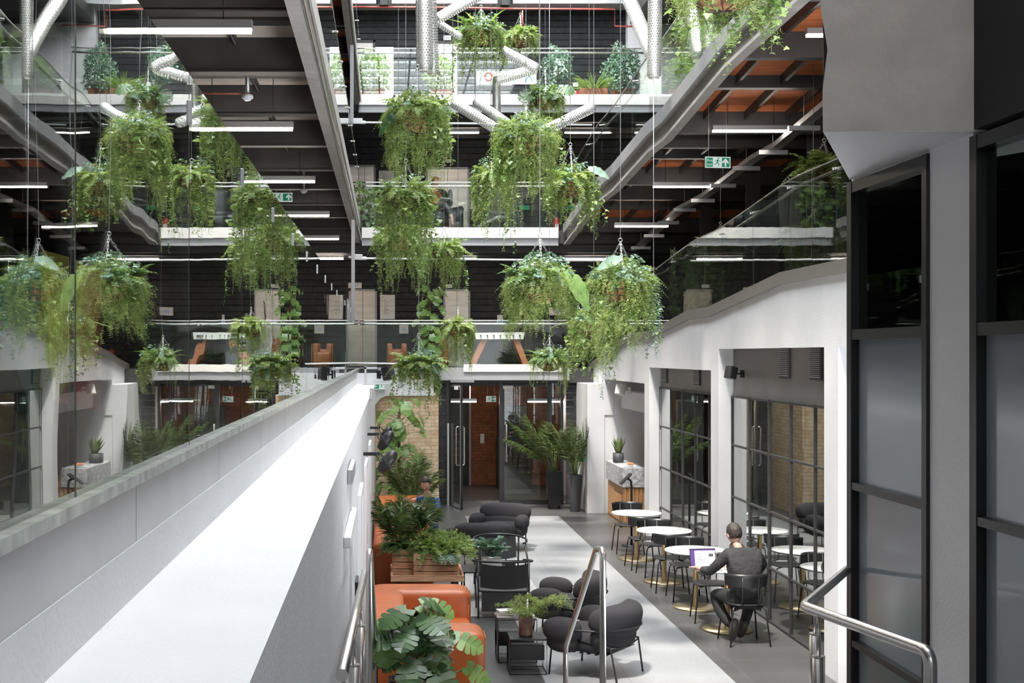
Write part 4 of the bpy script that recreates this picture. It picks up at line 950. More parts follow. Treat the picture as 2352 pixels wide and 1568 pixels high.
def man():
    t = thing('person', 'man with short dark hair in charcoal shirt typing on the laptop, seen from behind', 'person', (3.99, 14.62, 0), .10)
    N = [((0,-.03,.53),.08), ((0,-.03,.70),.07), ((0,.03,.88),.07), ((-.01,.08,.97),.05), ((-.03,.12,1.07),.052), ((-.05,.15,1.12),.05),
         ((-.16,.07,.975),.045), ((-.27,.10,.86),.042), ((-.33,.20,.77),.04), ((-.37,.36,.775),.032), ((-.385,.44,.78),.026), ((-.385,.475,.778),(.034,.018)),
         ((.16,.07,.975),.045), ((.27,.13,.86),.042), ((.27,.24,.78),.04), ((.12,.38,.775),.032), ((.0,.45,.78),.026), ((-.03,.475,.778),(.034,.018)),
         ((-.10,-.01,.50),.095), ((-.22,.34,.50),.065), ((-.18,.22,.30),.05), ((-.12,.06,.17),.035), ((.10,-.01,.50),.095), ((.20,.36,.50),.065), ((.13,.24,.30),.05), ((.03,.12,.13),.035)]
    E = [(0,1),(1,2),(2,3),(3,4),(4,5),(3,6),(6,7),(7,8),(8,9),(9,10),(10,11),(3,12),(12,13),(13,14),(14,15),(15,16),(16,17),(0,18),(18,19),(19,20),(20,21),(0,22),(22,23),(23,24),(24,25)]
    for root, b, sd in ((11, (-.385,.495,.775), (1,0,0)), (17, (-.05,.495,.775), (-1,0,0))):
        for ch in fingers(b, (0,1,-.1), sd, (0,0,1)):
            k = len(N); N += [(tuple(p), r_) for p, r_ in ch]; E += [(root, k), (k, k+1), (k+1, k+2)]
    sh = ([((0,-.04,.49),(.17,.15)), ((0,-.045,.62),(.19,.145)), ((0,-.03,.76),(.205,.15)), ((-.01,.02,.90),(.22,.145)), ((-.02,.065,.985),.105),
           ((-.17,.06,.975),.088), ((-.27,.10,.86),.062), ((-.335,.19,.765),.056), ((-.37,.35,.775),.042), ((.16,.06,.975),.088), ((.27,.13,.86),.062), ((.27,.235,.775),.056), ((.13,.37,.775),.042)],
          [(0,1),(1,2),(2,3),(3,4),(3,5),(5,6),(6,7),(7,8),(3,9),(9,10),(10,11),(11,12)])
    tr = ([((0,-.03,.50),.125), ((-.11,-.0,.50),.105), ((-.22,.34,.505),.078), ((-.19,.22,.31),.066), ((-.12,.06,.17),.052), ((.11,0,.50),.105), ((.20,.36,.505),.078), ((.14,.24,.31),.066), ((.03,.12,.13),.052)],
          [(0,1),(1,2),(2,3),(3,4),(0,5),(5,6),(6,7),(7,8)])
    at = person_parts(t, N, E, (-.055,.165,1.19), (-.34,0,.28), .98, ('hair', .75), sh, tr, [((-.12,.0,.15),(.35,.0,.12)), ((.02,.10,.13),(.75,.1,-.1))], ('shirt','trouser'))
    mb = MB()
    for s in (-1, 1):
        q = [at(s*.034+.026*math.cos(a), .102, .012+.02*math.sin(a)) for a in np.linspace(0, 2*PI, 13)[:-1]]; mb.tube(q, .0018, 4, closed=True); mb.tube([at(s*.06, .10, .015), at(s*.078, .06, .012), at(s*.08, .0, .01)], .002, 4)
    obj('glasses', mb, M['galv'], t)
    obj('collar', MB().tube([(-.035+.068*math.cos(a), .115+.068*math.sin(a), 1.055-.035*math.sin(a)*-1*.6) for a in np.linspace(0, 2*PI, 21)[:-1]], .020, 8, closed=True), M['shirt'], t)
man()
def armchair(label, x, Y, z, rz, src=None):
    if src: return dup(src, (x, Y, z), rz, label)
    t = thing('wing_armchair', label, 'armchair', (x, Y, z), rz, 'black leather wing armchairs'); k = M['blackleather']
    obj('seat', MB().blob((0, .05, .33), (.60, .62, .22), .35).blob((0, .07, .45), (.54, .56, .14), .4), k, t)
    obj('backrest', MB().blob((0, -.26, .72), (.62, .17, .75), .5, (.12, 0, 0)), k, t)
    for s in (-1, 1):
        obj('wing', MB().blob((s*.31, -.17, .86), (.09, .28, .42), .6, (.1, 0, s*.25)), k, t)
        mb = MB(); mb.tube([(s*.34, -.25, .58), (s*.34, .32, .57)], [.075, .08], 12); mb.blob((s*.35, .02, .33), (.12, .66, .48), .3); obj('arm', mb, k, t)
        for sy in (-1, 1): obj('foot', MB().cyl((s*.3, sy*.27, 0), (s*.3, sy*.27, .12), .018, .03, 8), M['bark'], t)
    return t
A1 = armchair('black leather wing armchair in which the woman sits, middle far gallery', 1.20, 29.35, 5.90, PI+.40)
armchair('empty black leather wing armchair on the middle far gallery', 2.55, 29.35, 5.90, PI-.25, A1)
def sitter(label, loc, rz, mats, hair, lean=.0, cross=True):
    t = thing('person', label, 'person', loc, rz)
    N = [((0,-.05,.55),.10), ((0,-.08,.75),.10), ((0,-.06,.92),.10), ((0,-.03,1.02),.05), ((0,-.01,1.08),.045), ((-.15,-.06,.93),.045), ((-.20,.02,.74),.038), ((-.08,.18,.68),.03), ((-.05,.22,.68),.025),
         ((.15,-.06,.93),.045), ((.20,.02,.74),.038), ((.08,.18,.68),.03), ((.05,.22,.68),.025), ((-.09,.0,.53),.08), ((-.10,.42,.54),.055), ((-.08,.46,.28),.04), ((-.08,.45,.08),.03), ((-.08,.55,.04),.03),
         ((.09,0,.53),.08), ((.04,.44,.62),.055), ((-.02,.56,.36),.04), ((-.02,.60,.18),.03), ((-.03,.70,.16),.03)]
    E = [(0,1),(1,2),(2,3),(3,4),(2,5),(5,6),(6,7),(7,8),(2,9),(9,10),(10,11),(11,12),(0,13),(13,14),(14,15),(15,16),(16,17),(0,18),(18,19),(19,20),(20,21),(21,22)]
    for root, b, sd in ((8, (-.03,.24,.68), (0,0,-1)), (12, (.03,.24,.68), (0,0,1))):
        for ch in fingers(b, (-b[0],.03,-.01), sd, (0,1,.4), .9):
            k = len(N); N += [(tuple(p), r_) for p, r_ in ch]; E += [(root, k), (k, k+1), (k+1, k+2)]
    sh = ([((0,-.05,.54),.125), ((0,-.08,.74),(.145,.11)), ((0,-.06,.90),(.15,.105)), ((0,-.035,.98),.075), ((-.155,-.06,.92),.062), ((-.205,.01,.74),.052), ((-.10,.16,.68),.042), ((.155,-.06,.92),.062), ((.205,.01,.74),.052), ((.10,.16,.68),.042)],
          [(0,1),(1,2),(2,3),(2,4),(4,5),(5,6),(2,7),(7,8),(8,9)])
    tr = ([((0,-.05,.53),.12), ((-.10,.0,.54),.09), ((-.10,.42,.55),.07), ((-.08,.46,.30),.055), ((.10,0,.55),.09), ((.04,.44,.63),.07), ((-.02,.55,.38),.055)], [(0,1),(1,2),(2,3),(0,4),(4,5),(5,6)])
    person_parts(t, N, E, (0,.02,1.17), (-.35-lean,0,.1), .95, hair, sh, tr, [((-.08,.53,.05),(1.5,0,0)), ((-.02,.70,.15),(1.9,0,0))], mats); return t
w_ = sitter('woman with long brown hair and dark clothes reading in the wing armchair', (1.06, 29.28, 5.92), PI+.65, ('brownleather','blackleather'), ('brownhair', 2.2))
mb = MB(); mb.obox((0,.30,.74), (.26,.17,.012), (.5,0,0)); o = solo('notebook', 'white notebook held by the woman in the wing armchair', 'book', mb, M['paper'], loc=(1.06, 29.28, 5.92), rot=(0,0,PI+.65))
sitter('person in a blue denim jacket bending forward behind the plants by the brick wall', (.62, 20.75, 0), PI-.45, ('denim','denim'), ('hair', .4), .3)
# ================================================================ LOUNGE
def padchair(label, x, Y, rz, src=None):
    if src: return dup(src, (x, Y, 0), rz, label)
    t = thing('lounge_chair', label, 'armchair', (x, Y, 0), rz, 'padded black lounge chairs'); k = M['boucle']
    def bend(kx, crease=0):
        def f(p):
            q = Vector(p); q.y += kx*q.x*q.x
            if crease: q.y += crease*math.exp(-((p.z+.01)/.05)**2)*(1 if p.y > 0 else -1)*-1; q.x *= 1-.08*math.exp(-((p.z)/.05)**2)
            return q
        return f
    obj('seat', MB().blob((0, .08, .35), (.70, .72, .22), .6, (.06, 0, 0), 26, 14), k, t)
    mb = MB(); mb.blob((0, -.30, .575), (.88, .27, .31), .7, (.2, 0, 0), 28, 14, bend(.75)); mb.blob((0, -.25, .42), (.78, .25, .26), .75, (.1, 0, 0), 26, 12, bend(.7)); obj('backrest', mb, k, t)
    for s in (-1, 1):
        mb = MB(); mb.blob((s*.38, .20, .48), (.24, .40, .24), .8, (0, 0, s*-.15), 18, 12); mb.blob((s*.37, .20, .36), (.18, .34, .22), .8, (0, 0, 0), 16, 10); obj('arm', mb, k, t)
        obj('leg', MB().tube([(s*.36, .36, 0), (s*.35, .33, .34), (s*.35, .05, .38)], .0105, 8), M['black'], t)
        obj('leg', MB().tube([(s*.30, -.36, 0), (s*.32, -.30, .34), (s*.35, .05, .38)], .0105, 8), M['black'], t)
    mb = MB(); mb.tube([(.44*math.sin(a), -.02-.42*math.cos(a), .50+.02*math.cos(a)) for a in np.linspace(-1.9, 1.9, 25)], .0095, 8); mb.tube([(-.35,.33,.33), (0,.36,.31), (.35,.33,.33)], .009, 6)
    mb.tube([(-.32,-.30,.33), (0,-.34,.31), (.32,-.30,.33)], .009, 6); obj('frame', mb, M['black'], t)
    mb = MB(); [mb.box(-.34, .34, y, y+.03, .255, .262) for y in np.arange(-.25, .33, .085)]; obj('webbing', mb, M['black'], t)
    return t
PC = padchair('padded black lounge chair nearest the camera, beside the stair rail', 2.13, 13.25, .95)
padchair('padded black lounge chair behind the fern on the side table', 2.08, 15.0, 1.30, PC)
padchair('padded black lounge chair farthest back, facing the camera', 1.92, 21.75, PI-.35, PC)
padchair('padded black lounge chair seen from behind, second from the back', 1.40, 19.65, .15, PC)
def slingchair(label, x, Y, rz, src=None):
    if src: return dup(src, (x, Y, 0), rz, label)
    t = thing('hoop_armchair', label, 'armchair', (x, Y, 0), rz, 'black tube chairs with leather slings')
    mb = MB(); pth = [(.37*math.sin(a), -.02-.34*math.cos(a) if abs(a) < 2.2 else -.02-.34*math.cos(a), .70-.035*(1-math.cos(a))*1.0) for a in np.linspace(-2.3, 2.3, 33)]
    mb.tube(pth, .014, 8); obj('hoop_rail', mb, M['black'], t)
    for s in (-1, 1):
        obj('leg', MB().tube([(s*.31, -.30, 0), (s*.31, -.23, .69)], .0115, 8), M['black'], t)
        obj('leg', MB().tube([(s*.31, .34, 0), (s*.33, .26, .40), (s*.30, .20, .62)], .0115, 8), M['black'], t)
        obj('seat_rail', MB().tube([(s*.30, -.26, .33), (s*.31, .32, .42)], .010, 8), M['black'], t)
    pts = [(x_, y_, z_-.03*(1-(x_/.29)**2)) for x_ in np.linspace(-.29, .29, 9) for y_, z_ in ((-.34,.68),(-.325,.60),(-.30,.48),(-.28,.38))]
    obj('back_sling', MB().grid(pts, 9, 4), M['sling'], t)
    pts = [(x_, y_, z_-.03*(1-(x_/.29)**2)) for x_ in np.linspace(-.29, .29, 9) for y_, z_ in ((-.25,.33),(-.1,.335),(.1,.37),(.31,.42))]
    obj('seat_sling', MB().grid(pts, 9, 4), M['sling'], t)
    mb = MB(); mb.box(-.27, .27, -.27, -.255, .08, .33); mb.tube([(-.31,-.27,.33),(.31,-.27,.33)], .010, 8); obj('lower_panel', mb, M['sling'], t); return t
S1 = slingchair('black leather hoop chair with its back to the camera, in the middle of the lounge', 1.43, 16.25, -.03)
slingchair('black leather hoop chair facing the camera behind the silvery plant', 1.56, 18.05, PI+.12, S1)
# nesting side tables with pot and books
def cubetable(label, x, Y, w, h, d, rz, src=None):
    t = thing('side_table', label, 'table', (x, Y, 0), rz, 'nested black metal side tables')
    obj('top', MB().box(-w/2, w/2, -d/2, d/2, h-.008, h), M['black'], t, bev=.002); obj('side_panel', MB().box(-w/2, -w/2+.006, -d/2, d/2, .02, h-.008), M['black'], t); obj('shelf', MB().box(-w/2, w/2, d*.1, d/2, h*.28, h*.28+.15), M['dark'], t)
    mb = MB(); mb.tube([(w/2,-d/2,.008),(w/2,-d/2,h-.01),(-w/2,-d/2,h-.01),(-w/2,-d/2,.008)], .006, 6, closed=True); mb.tube([(w/2,d/2,.008),(w/2,d/2,h-.01),(-w/2,d/2,h-.01),(-w/2,d/2,.008)], .006, 6, closed=True)
    mb.tube([(w/2,-d/2,.008),(w/2,d/2,.008)], .006, 6); mb.tube([(-w/2,-d/2,.008),(-w/2,d/2,.008)], .006, 6); obj('frame', mb, M['black'], t); return t
cubetable('low black metal side table nearest the camera, holding the rusty pot', 1.42, 13.32, .37, .36, .34, .0)
cubetable('taller black metal side table with books, tucked behind the low one', 1.36, 13.85, .40, .46, .40, .0)
for i, (dx, dz, w, d, h, rz, col, lb) in enumerate(((-.12,0,.20,.15,.022,.1,(.62,.60,.55),'cream book at the bottom of the left stack on the side table'),(-.12,.023,.19,.14,.025,-.1,(.10,.14,.12),'dark green book in the middle of the left stack'),(-.11,.049,.18,.14,.02,.2,(.75,.74,.70),'white book on top of the left stack'),(.13,0,.12,.16,.02,.0,(.7,.7,.68),'white book on the right edge of the side table'))):
    t = thing('book', lb, 'book', (1.36+dx, 13.80, .461+dz), rz, 'books on the black side table')
    cm = mat('cover%d' % i, col, .5); mb = MB(); mb.box(-w/2, w/2, -d/2, d/2, 0, .003); mb.box(-w/2, w/2, -d/2, d/2, h-.003, h); mb.box(-w/2, -w/2+.003, -d/2, d/2, 0, h); obj('cover', mb, cm, t)
    obj('pages', MB().box(-w/2+.004, w/2-.004, -d/2+.003, d/2-.003, .003, h-.003), M['paper'], t)
t = thing('potted_fern', 'feathery asparagus fern in a rusty cylinder pot on the side table', 'plant', (1.41, 13.33, .361))
obj('pot', MB().lathe([(0, 0), (.066, 0), (.07, .01), (.07, .20), (.062, .20), (.060, .17), (0, .17)], n=24), M['rust'], t)
lm = LM(); r = np.random.default_rng(11)
for i in range(15):
    a = r.uniform(-.9, .9) if i < 6 else r.uniform(0, 6.3); o_ = np.array([math.cos(a), math.sin(a)*.8, 0]); L = r.uniform(.55, .80) if i < 6 else r.uniform(.25, .42)
    p = path3((0,0,.18), o_*.8+UP*1.0, L, .55, 16, r, .25); ribs(lm, p[:-1], p[1:], .004)
    k = np.repeat(p[3:], 4, 0); sprigs(lm, r, k, rv(r, len(k), 3)*.8+o_*.6, .055, 7, .35, .18, .4)
for i in range(90): pass
p, d = dome(r, 220, .14, .75, -.05); sprigs(lm, r, p+UP*.27, d+UP*.2, .07, 7, .35, .18, .4)
lm.obj('feathery_fronds', M['feather'], t)
# rug, low table and silvery plant
solo('rug', 'pale grey rug under the hoop chairs', 'rug', MB().box(.92, 2.05, 16.05, 19.3, .004, .012), M['rug'])
t = thing('coffee_table', 'low black table between the two hoop chairs', 'table', (1.28, 17.3, 0))
obj('top', MB().box(-.3, .3, -.3, .3, .38, .399), M['black'], t, bev=.003)
for sx in (-1, 1):
    for sy in (-1, 1): obj('leg', MB().cyl((sx*.28, sy*.28, 0), (sx*.28, sy*.28, .38), .011, n=6), M['black'], t)
t = thing('potted_plant', 'silvery leaved plant in a white pot between the hoop chairs', 'plant', (1.38, 17.35, .40))
obj('pot', MB().box(-.13, .13, -.10, .10, 0, .13), M['white_gloss'], t, bev=.01)
lm = LM(); r = np.random.default_rng(3)
for i in range(44):
    a = r.uniform(0, 6.3); o_ = np.array([math.cos(a), math.sin(a), 0]); frond(lm, o_*.03+UP*.12, o_*r.uniform(.1, 1)+UP*1.3, r.uniform(.30, .58), .45, 10, .11, .40, r, OVAL, .9, .1, .6)
lm.obj('leaves', M['silver'], t)
def sofa(label, Y0, Y1, X1=.89, H=.72):
    t = thing('sofa', label, 'sofa', (-.2, Y0, 0), 0, 'orange leather sofas along the left wall'); k = M['leather']; L = Y1-Y0; W = X1+.2
    obj('seat', MB().blob((W*.56, L/2, .24), (W*.86, L-.5, .42), .22, nu=28, nv=16), k, t)
    obj('backrest', MB().blob((.19, L/2, H/2), (.38, L-.1, H), .25, nu=28, nv=16), k, t)
    for y in (.26, L-.26): obj('arm', MB().blob((W/2, y, H/2), (W, .52, H), .2, nu=32, nv=20), k, t)
    mb = MB()
    for y in (.26, L-.26): mb.tube([(W+.003-abs(q)*.0, y+q*.50, H*.90-.0) for q in (-.34, 0, .34)], .006, 6); mb.tube([(W-.035, y-.235, H*.15), (W-.03, y-.237, H*.8)], .006, 6)
    obj('piping', mb, k, t); return t
sofa('orange leather sofa nearest the camera, beside the big monstera', 11.75, 14.35)
sofa('orange leather sofa behind the wooden planter crates', 17.3, 19.6, .62, .74)
sofa('orange leather sofa farthest back, against the brick wall', 20.4, 23.2, .62, .74)
# crate table and crates
t = thing('tray_table', 'wooden tray table carrying the planted crates', 'table', (.50, 16.75, 0))
mb = MB(); mb.box(-.44, .44, -.43, .43, .40, .42); mb.box(-.432, .432, -.45, -.42, .391, .469); mb.box(-.432, .432, .42, .45, .391, .469); mb.box(.43, .46, -.452, .452, .39, .47); mb.box(-.46, -.43, -.452, .452, .39, .47); obj('tray_top', mb, M['crate'], t, bev=.004)
for sx in (-1, 1):
    for sy in (-1, 1): obj('leg', MB().box(sx*.36-.03, sx*.36+.03, sy*.36-.03, sy*.36+.03, 0, .40), M['black'], t, bev=.004)
def crate(label, x, Y, z, w, d, h, n):
    t = thing('wooden_crate', label, 'planter crate', (x, Y, z), 0, 'wooden crates full of plants'); g = h/n
    for i in range(n):
        for s in (-1, 1): obj('slat', MB().box(-w/2, w/2, s*(d/2)-.008, s*(d/2)+.008, i*g+.004, (i+1)*g-.005), M['crate'], t, bev=.002)
        mb = MB(); [mb.box(s*(w/2-.008)-.008, s*(w/2-.008)+.008, -d/2+.01, d/2-.01, i*g+.004, (i+1)*g-.005) for s in (-1, 1)]; obj('end_slats', mb, M['crate'], t)
    obj('corner_posts', MB().box(-w/2+.016, -w/2+.05, -d/2+.01, -d/2+.04, 0, h).box(w/2-.05, w/2-.016, -d/2+.01, -d/2+.04, 0, h), M['crate'], t)
    obj('soil', MB().box(-w/2+.02, w/2-.02, -d/2+.02, d/2-.02, .03, h-.04), M['soil'], t); return t
crate('wide wooden crate in front on the tray table, full of ferns', .61, 16.60, .425, .56, .36, .30, 4)
crate('narrower wooden crate left of the wide one on the tray table', .21, 16.80, .425, .30, .40, .33, 4)
# ================================================================ STAIR RAILS
CR = M['chrome']
def rail(label, top, posts, extra=None, r=.0212, pr=.024):
    t = thing('stair_handrail', label, 'handrail', top[0]); o = Vector(top[0])
    obj('handrail', MB().tube([Vector(p)-o for p in top], r, 16), CR, t)
    for p in posts:
        a = Vector(p[0])-o; b = Vector(p[1])-o
        mb = MB(); mb.cyl(b, a-Vector((0,0,.17)), pr, n=16); mb.cyl(a-Vector((0,0,.17)), a-Vector((0,0,.165)), pr+.001, n=16); mb.cyl(a-Vector((0,0,.17)), a-Vector((0,0,.015)), .008, n=10); obj('post', mb, CR, t)
    return t
def bend(pts, rad=.07, n=6):
    out = [Vector(pts[0])]
    for a, b, c in zip(pts, pts[1:], pts[2:]):
        a, b, c = map(Vector, (a, b, c)); d0 = (a-b).normalized(); d1 = (c-b).normalized(); k = min(rad, (a-b).length*.45, (c-b).length*.45)
        for i in range(n+1): s = i/n; p = b+d0*k*(1-s)**2+d1*k*s**2; out.append(p)
    out.append(Vector(pts[-1])); return out
z0 = 1.22
rail('steel stair handrail in the middle, sloping down beside the lounge chairs', bend([(1.385,8.4,z0-.4), (1.385,8.4,1.97), (1.40,8.75,1.97-.05), (1.50,11.0,.76), (1.50,11.0,0)]), [])
t = rail('steel handrail along the landing at lower right, turning into the glass screen', bend([(1.80,4.33,1.2), (1.80,4.33,2.235), (1.69,5.30,2.20), (2.27,6.45,2.16)], .05), [((1.70,5.15,2.20),(1.70,5.15,z0)), ((1.84,5.62,2.19),(1.84,5.62,z0))])
rail('steel handrail along the white wall at lower left', bend([(-.147,4.2,2.19), (-.14,8.05,1.88)], .05), [((-.146,4.3,2.17),(-.146,4.3,z0)), ((-.143,5.6,2.06),(-.143,5.6,z0)), ((-.141,6.9,1.96),(-.141,6.9,z0))])
rail('steel hoop end of the stair handrail against the white wall', bend([(-.118,8.4,z0-.4), (-.118,8.4,1.96), (-.118,8.75,1.90), (-.10,11.0,.76), (-.10,11.0,0)]), [])
# ================================================================ LEFT WALL FITTINGS
def onwall(name, label, cat, Y0, Y1, z0, z1, th, m, **k):
    return solo(name, label, cat, MB().box(0, th, -(Y1-Y0)/2, (Y1-Y0)/2, 0, z1-z0), M[m], loc=(-.239, (Y0+Y1)/2, z0), **k)
Yb = 8.3; onwall('sensor_box', 'grey box fixed high on the left white wall, nearest one', 'box', 7.75, 8.5, 2.45, 2.54, .032, 'galv', bev=.006)
onwall('conduit', 'thin white conduit running down from the grey wall box', 'pipe', 8.3, 8.33, .9, 2.45, .015, 'white_gloss')
onwall('small_wall_box', 'small grey box far along the left white wall', 'box', 17.4, 17.8, 2.62, 2.78, .04, 'galv', bev=.006)
onwall('white_control_panel', 'white raised panel on the left wall above the handrail', 'panel', 7.1, 8.5, 2.17, 2.23, .04, 'white_gloss', bev=.006)
onwall('light_switch', 'black switch strip on the left white wall beside the handrail', 'switch', 9.6, 9.9, 1.35, 1.55, .02, 'black')
for i, (a, b, lb) in enumerate(((10.4,11.5,'nearest'),(13.2,14.3,'middle'),(16.2,17.3,'farthest'))):
    mb = MB(); mb.box(0, .03, a, a+.06, 0, 2.1); mb.box(0, .03, b-.06, b, 0, 2.1); mb.box(0, .028, a+.01, b-.01, 2.04, 2.097); d = struct('door_%d' % (10+i), mb, M['white_gloss'], loc=(-.239,0,0))
    obj('door_leaf', MB().box(0, .014, a+.06, b-.06, 0, 2.04), M['white' if i != 1 else 'oak'], d); obj('door_hinge', MB().box(.014, .035, a+.07, a+.10, 1.3, 1.5), M['galv'], d)
def floodlight(label, Y, x, z, arm, s=1.0):
    t = thing('spotlight', label, 'spotlight', (-.24, Y, z), 0, 'black spotlights on the left wall')
    obj('wall_arm', MB().box(0, x+.16, -.02, .02, -.0, .035), M['black'], t, bev=.003)
    mb = MB(); mb.blob((x+.24, 0, -.06), (.13*s, .20*s, .27*s), .8, (0, .65, 0), 20, 14); h = obj('lamp_body', mb, M['black'], t)
    mb = MB()
    for i in range(9): mb.obox((x+.24+(i-4)*.015, -.098*s, -.06-(i-4)*.02), (.10*s, .008, .006), (0, .65, 0))
    obj('cooling_fins', mb, M['dark'], h); obj('yoke', MB().tube([(x+.13,-.03,.02),(x+.17,-.08,-.05),(x+.20,-.09,-.05)], .008, 6), M['black'], t)
floodlight('lowest black spotlight on the left wall', 13.0, .0, P(0,1046,13).z, 0)
floodlight('middle black spotlight on the left wall, behind the lowest one', 15.6, -.02, P(0,1000,15.6).z, 0)
floodlight('highest and smallest black spotlight on the left wall', 18.0, -.02, P(0,985,18.0).z, 0, .85)
t = thing('camera_bracket', 'grey bracket and rail at the far end of the white ledge', 'bracket', (-.42, 25.0, 2.65))
obj('upright', MB().box(-.02, .02, -.02, .02, 0, .35).box(-.02, .22, -.02, .02, .3, .34), M['galv'], t, bev=.003)
obj('foot_rail', MB().box(-.05, .45, -.05, .05, -.0, .03), M['galv'], t, bev=.003); obj('top_bar', MB().cyl((-.3, 0, .42), (.75, 0, .40), .015, n=8), M['white_gloss'], t)
for i, (y, z, lb) in enumerate(((7.9, 5.93, 'hidden'), (12.4, 5.80, 'round white smoke detector under the left middle gallery, near the second strip light'), (19.5, 5.80, 'round white smoke detector under the left middle gallery, beyond the exit sign'))):
    if i == 0: continue
    t = thing('smoke_detector', lb, 'smoke detector', (-1.33 if i == 1 else -1.25, y, z-.13)); obj('head', MB().lathe([(0, -.035), (.03, -.035), (.04, -.02), (.055, -.012), (.055, .01), (.045, .02), (0, .02)], n=20), M['white_gloss'], t); obj('stem', MB().cyl((0,0,.02), (0,0,.37), .02, n=8), M['galv'], t)
solo('red_conduit', 'short red cable run beside the near smoke detector', 'pipe', MB().tube([(-1.9, 12.5, 5.72), (-1.38, 12.4, 5.70)], .008, 6), M['redpipe'])
# ================================================================ FAR GALLERIES
def onfar(x0, x1, y0, y1, Y=30.99): a = P(x0, y1, Y); b = P(x1, y0, Y); return a, b.x-a.x, b.z-a.z
def liftdoor(label, x0, x1, y0, y1):
    a, w, h = onfar(x0, x1, y0, y1); t = thing('lift_doors', label, 'lift doors', a)
    for i in (0, 1): obj('door_leaf', MB().box(i*w/2+.004, (i+1)*w/2-.004, -.03, 0, 0, h), M['lift'], t)
    obj('door_surround', MB().box(-.04, 0, -.06, 0, 0, h+.04).box(w, w+.04, -.06, 0, 0, h+.04).box(-.04, w+.04, -.06, 0, h, h+.04), M['steel'], t); return t
liftdoor('steel lift doors on the lowest far gallery, left of the notice board', 805, 862, 668, 841)
liftdoor('steel lift doors on the lowest far gallery, behind the climbing monstera', 1022, 1076, 668, 841)
liftdoor('steel lift doors on the middle far gallery, at the left edge', 816, 859, 383, 538)
liftdoor('wide steel lift doors on the middle far gallery, behind the woman', 982, 1074, 388, 538)
def board(label, x0, x1, y0, y1, lines=True):
    a, w, h = onfar(x0, x1, y0, y1); t = thing('notice_board', label, 'sign', a)
    obj('board', MB().box(0, w, -.02, 0, 0, h), M['signw'], t)
    if lines:
        mb = MB(); k = [(w*.12, h*.88), (w*.18, h*.95), (w*.24, h*.88)]; mb.tube([(p[0], -.022, p[1]) for p in k], .005, 4); zz = h*.74
        for g in range(3):
            textmb(str(3-g), h*.10, mb, (w*.08, -.0225, zz)); 
            for j in range(4 if g != 1 else 5): mb.box(w*.24, w*(.42+.12*((j*7+g) % 3)), -.0225, -.021, zz+.03-j*.028, zz+.036-j*.028)
            mb.box(w*.70, w*.88, -.0225, -.021, zz+.02, zz+.026); zz -= h*.22
        obj('lettering', mb, M['signink'], t)
    return t
board('cream floor directory beside the lift on the lowest far gallery', 873, 907, 677, 733)
board('cream floor directory beside the lift on the middle far gallery', 870, 905, 392, 432)
for (x0, x1, y0, y1, lb) in ((917,938,745,766,'pale paper notice behind the lowest far balustrade'), (800,831,649,662,'cream lift indicator panel above the left lift doors'), (1024,1039,653,661,'small lift indicator above the lift doors behind the monstera'), (1024,1037,366,374,'small lift indicator above the wide lift doors'), (1260,1300,705,724,'blank cream panel on the lowest far wall at right'), (1018,1036,82,93,'white box on the top far wall below the red pipe')):
    a, w, h = onfar(x0, x1, y0, y1); t = thing('wall_panel', lb, 'panel', a); obj('plate', MB().box(0, w, -.03, 0, 0, h), M['signw'], t, bev=.003); obj('display', MB().box(w*.3, w*.7, -.032, -.03, h*.3, h*.7), mat('disp'+lb[:5]+str(x0), (.45,.5,.75), .4), t)
a, w, h = onfar(1142, 1155, 723, 746); t = thing('wall_notice', 'blue and white safety notice on the lowest far wall', 'sign', a); obj('plate', MB().box(0, w, -.02, 0, 0, h), M['paper'], t); obj('blue_field', MB().box(w*.1, w*.9, -.022, -.02, h*.12, h*.5), M['blue'], t); obj('red_field', MB().box(w*.1, w*.9, -.022, -.02, h*.03, h*.1), M['red'], t)
def extinguisher(label, x, ytop, ybot, Y, sgn=True):
    a = P(x, ybot, Y); a.z = 2.93 if a.z < 4 else (5.90 if a.z < 7 else 8.78); h = .48; t = thing('fire_extinguisher', label, 'fire extinguisher', a)
    obj('cylinder', MB().lathe([(0, 0), (.07, 0), (.075, .02), (.075, h*.75), (.05, h*.86), (.02, h*.9), (.02, h*.95)], n=18), M['red'], t)
    obj('valve', MB().box(-.02, .02, -.05, .03, h*.93, h), M['black'], t); obj('hose', MB().tube([(.0,-.04,h*.95),(.08,-.05,h*.85),(.09,-.04,h*.5),(.085,-.03,h*.3)], .009, 6), M['black'], t)
    obj('label', MB().box(-.04, .04, -.0775, -.076, h*.3, h*.6), M['paper'], t)
extinguisher('red fire extinguisher on the middle far gallery, right end', 1278, 485, 531, 29.6)
extinguisher('red fire extinguisher on the top far gallery beside the terracotta planter', 1322, 200, 221, 29.6)
extinguisher('red fire extinguisher on the lowest far gallery at right', 1281, 762, 838, 29.9)
a, w, h = onfar(1316, 1328, 192, 199, 30.99); solo('fire_action_notice', 'small white and red notice above the top gallery extinguisher', 'sign', MB().box(0, w, -.02, 0, 0, h*1.3), M['paper'], loc=a)
a, w, h = onfar(1188, 1216, 472, 482, 30.99); solo('green_notice', 'green notice strip on the middle far wall', 'sign', MB().box(0, w, -.02, 0, 0, h), M['exit'], loc=a)
a, w, h = onfar(1079, 1091, 461, 480, 30.99); solo('switch_plate', 'white call plate beside the wide lift doors', 'switch', MB().box(.2*w, w*.7, -.02, 0, 0, h), M['signw'], loc=a)
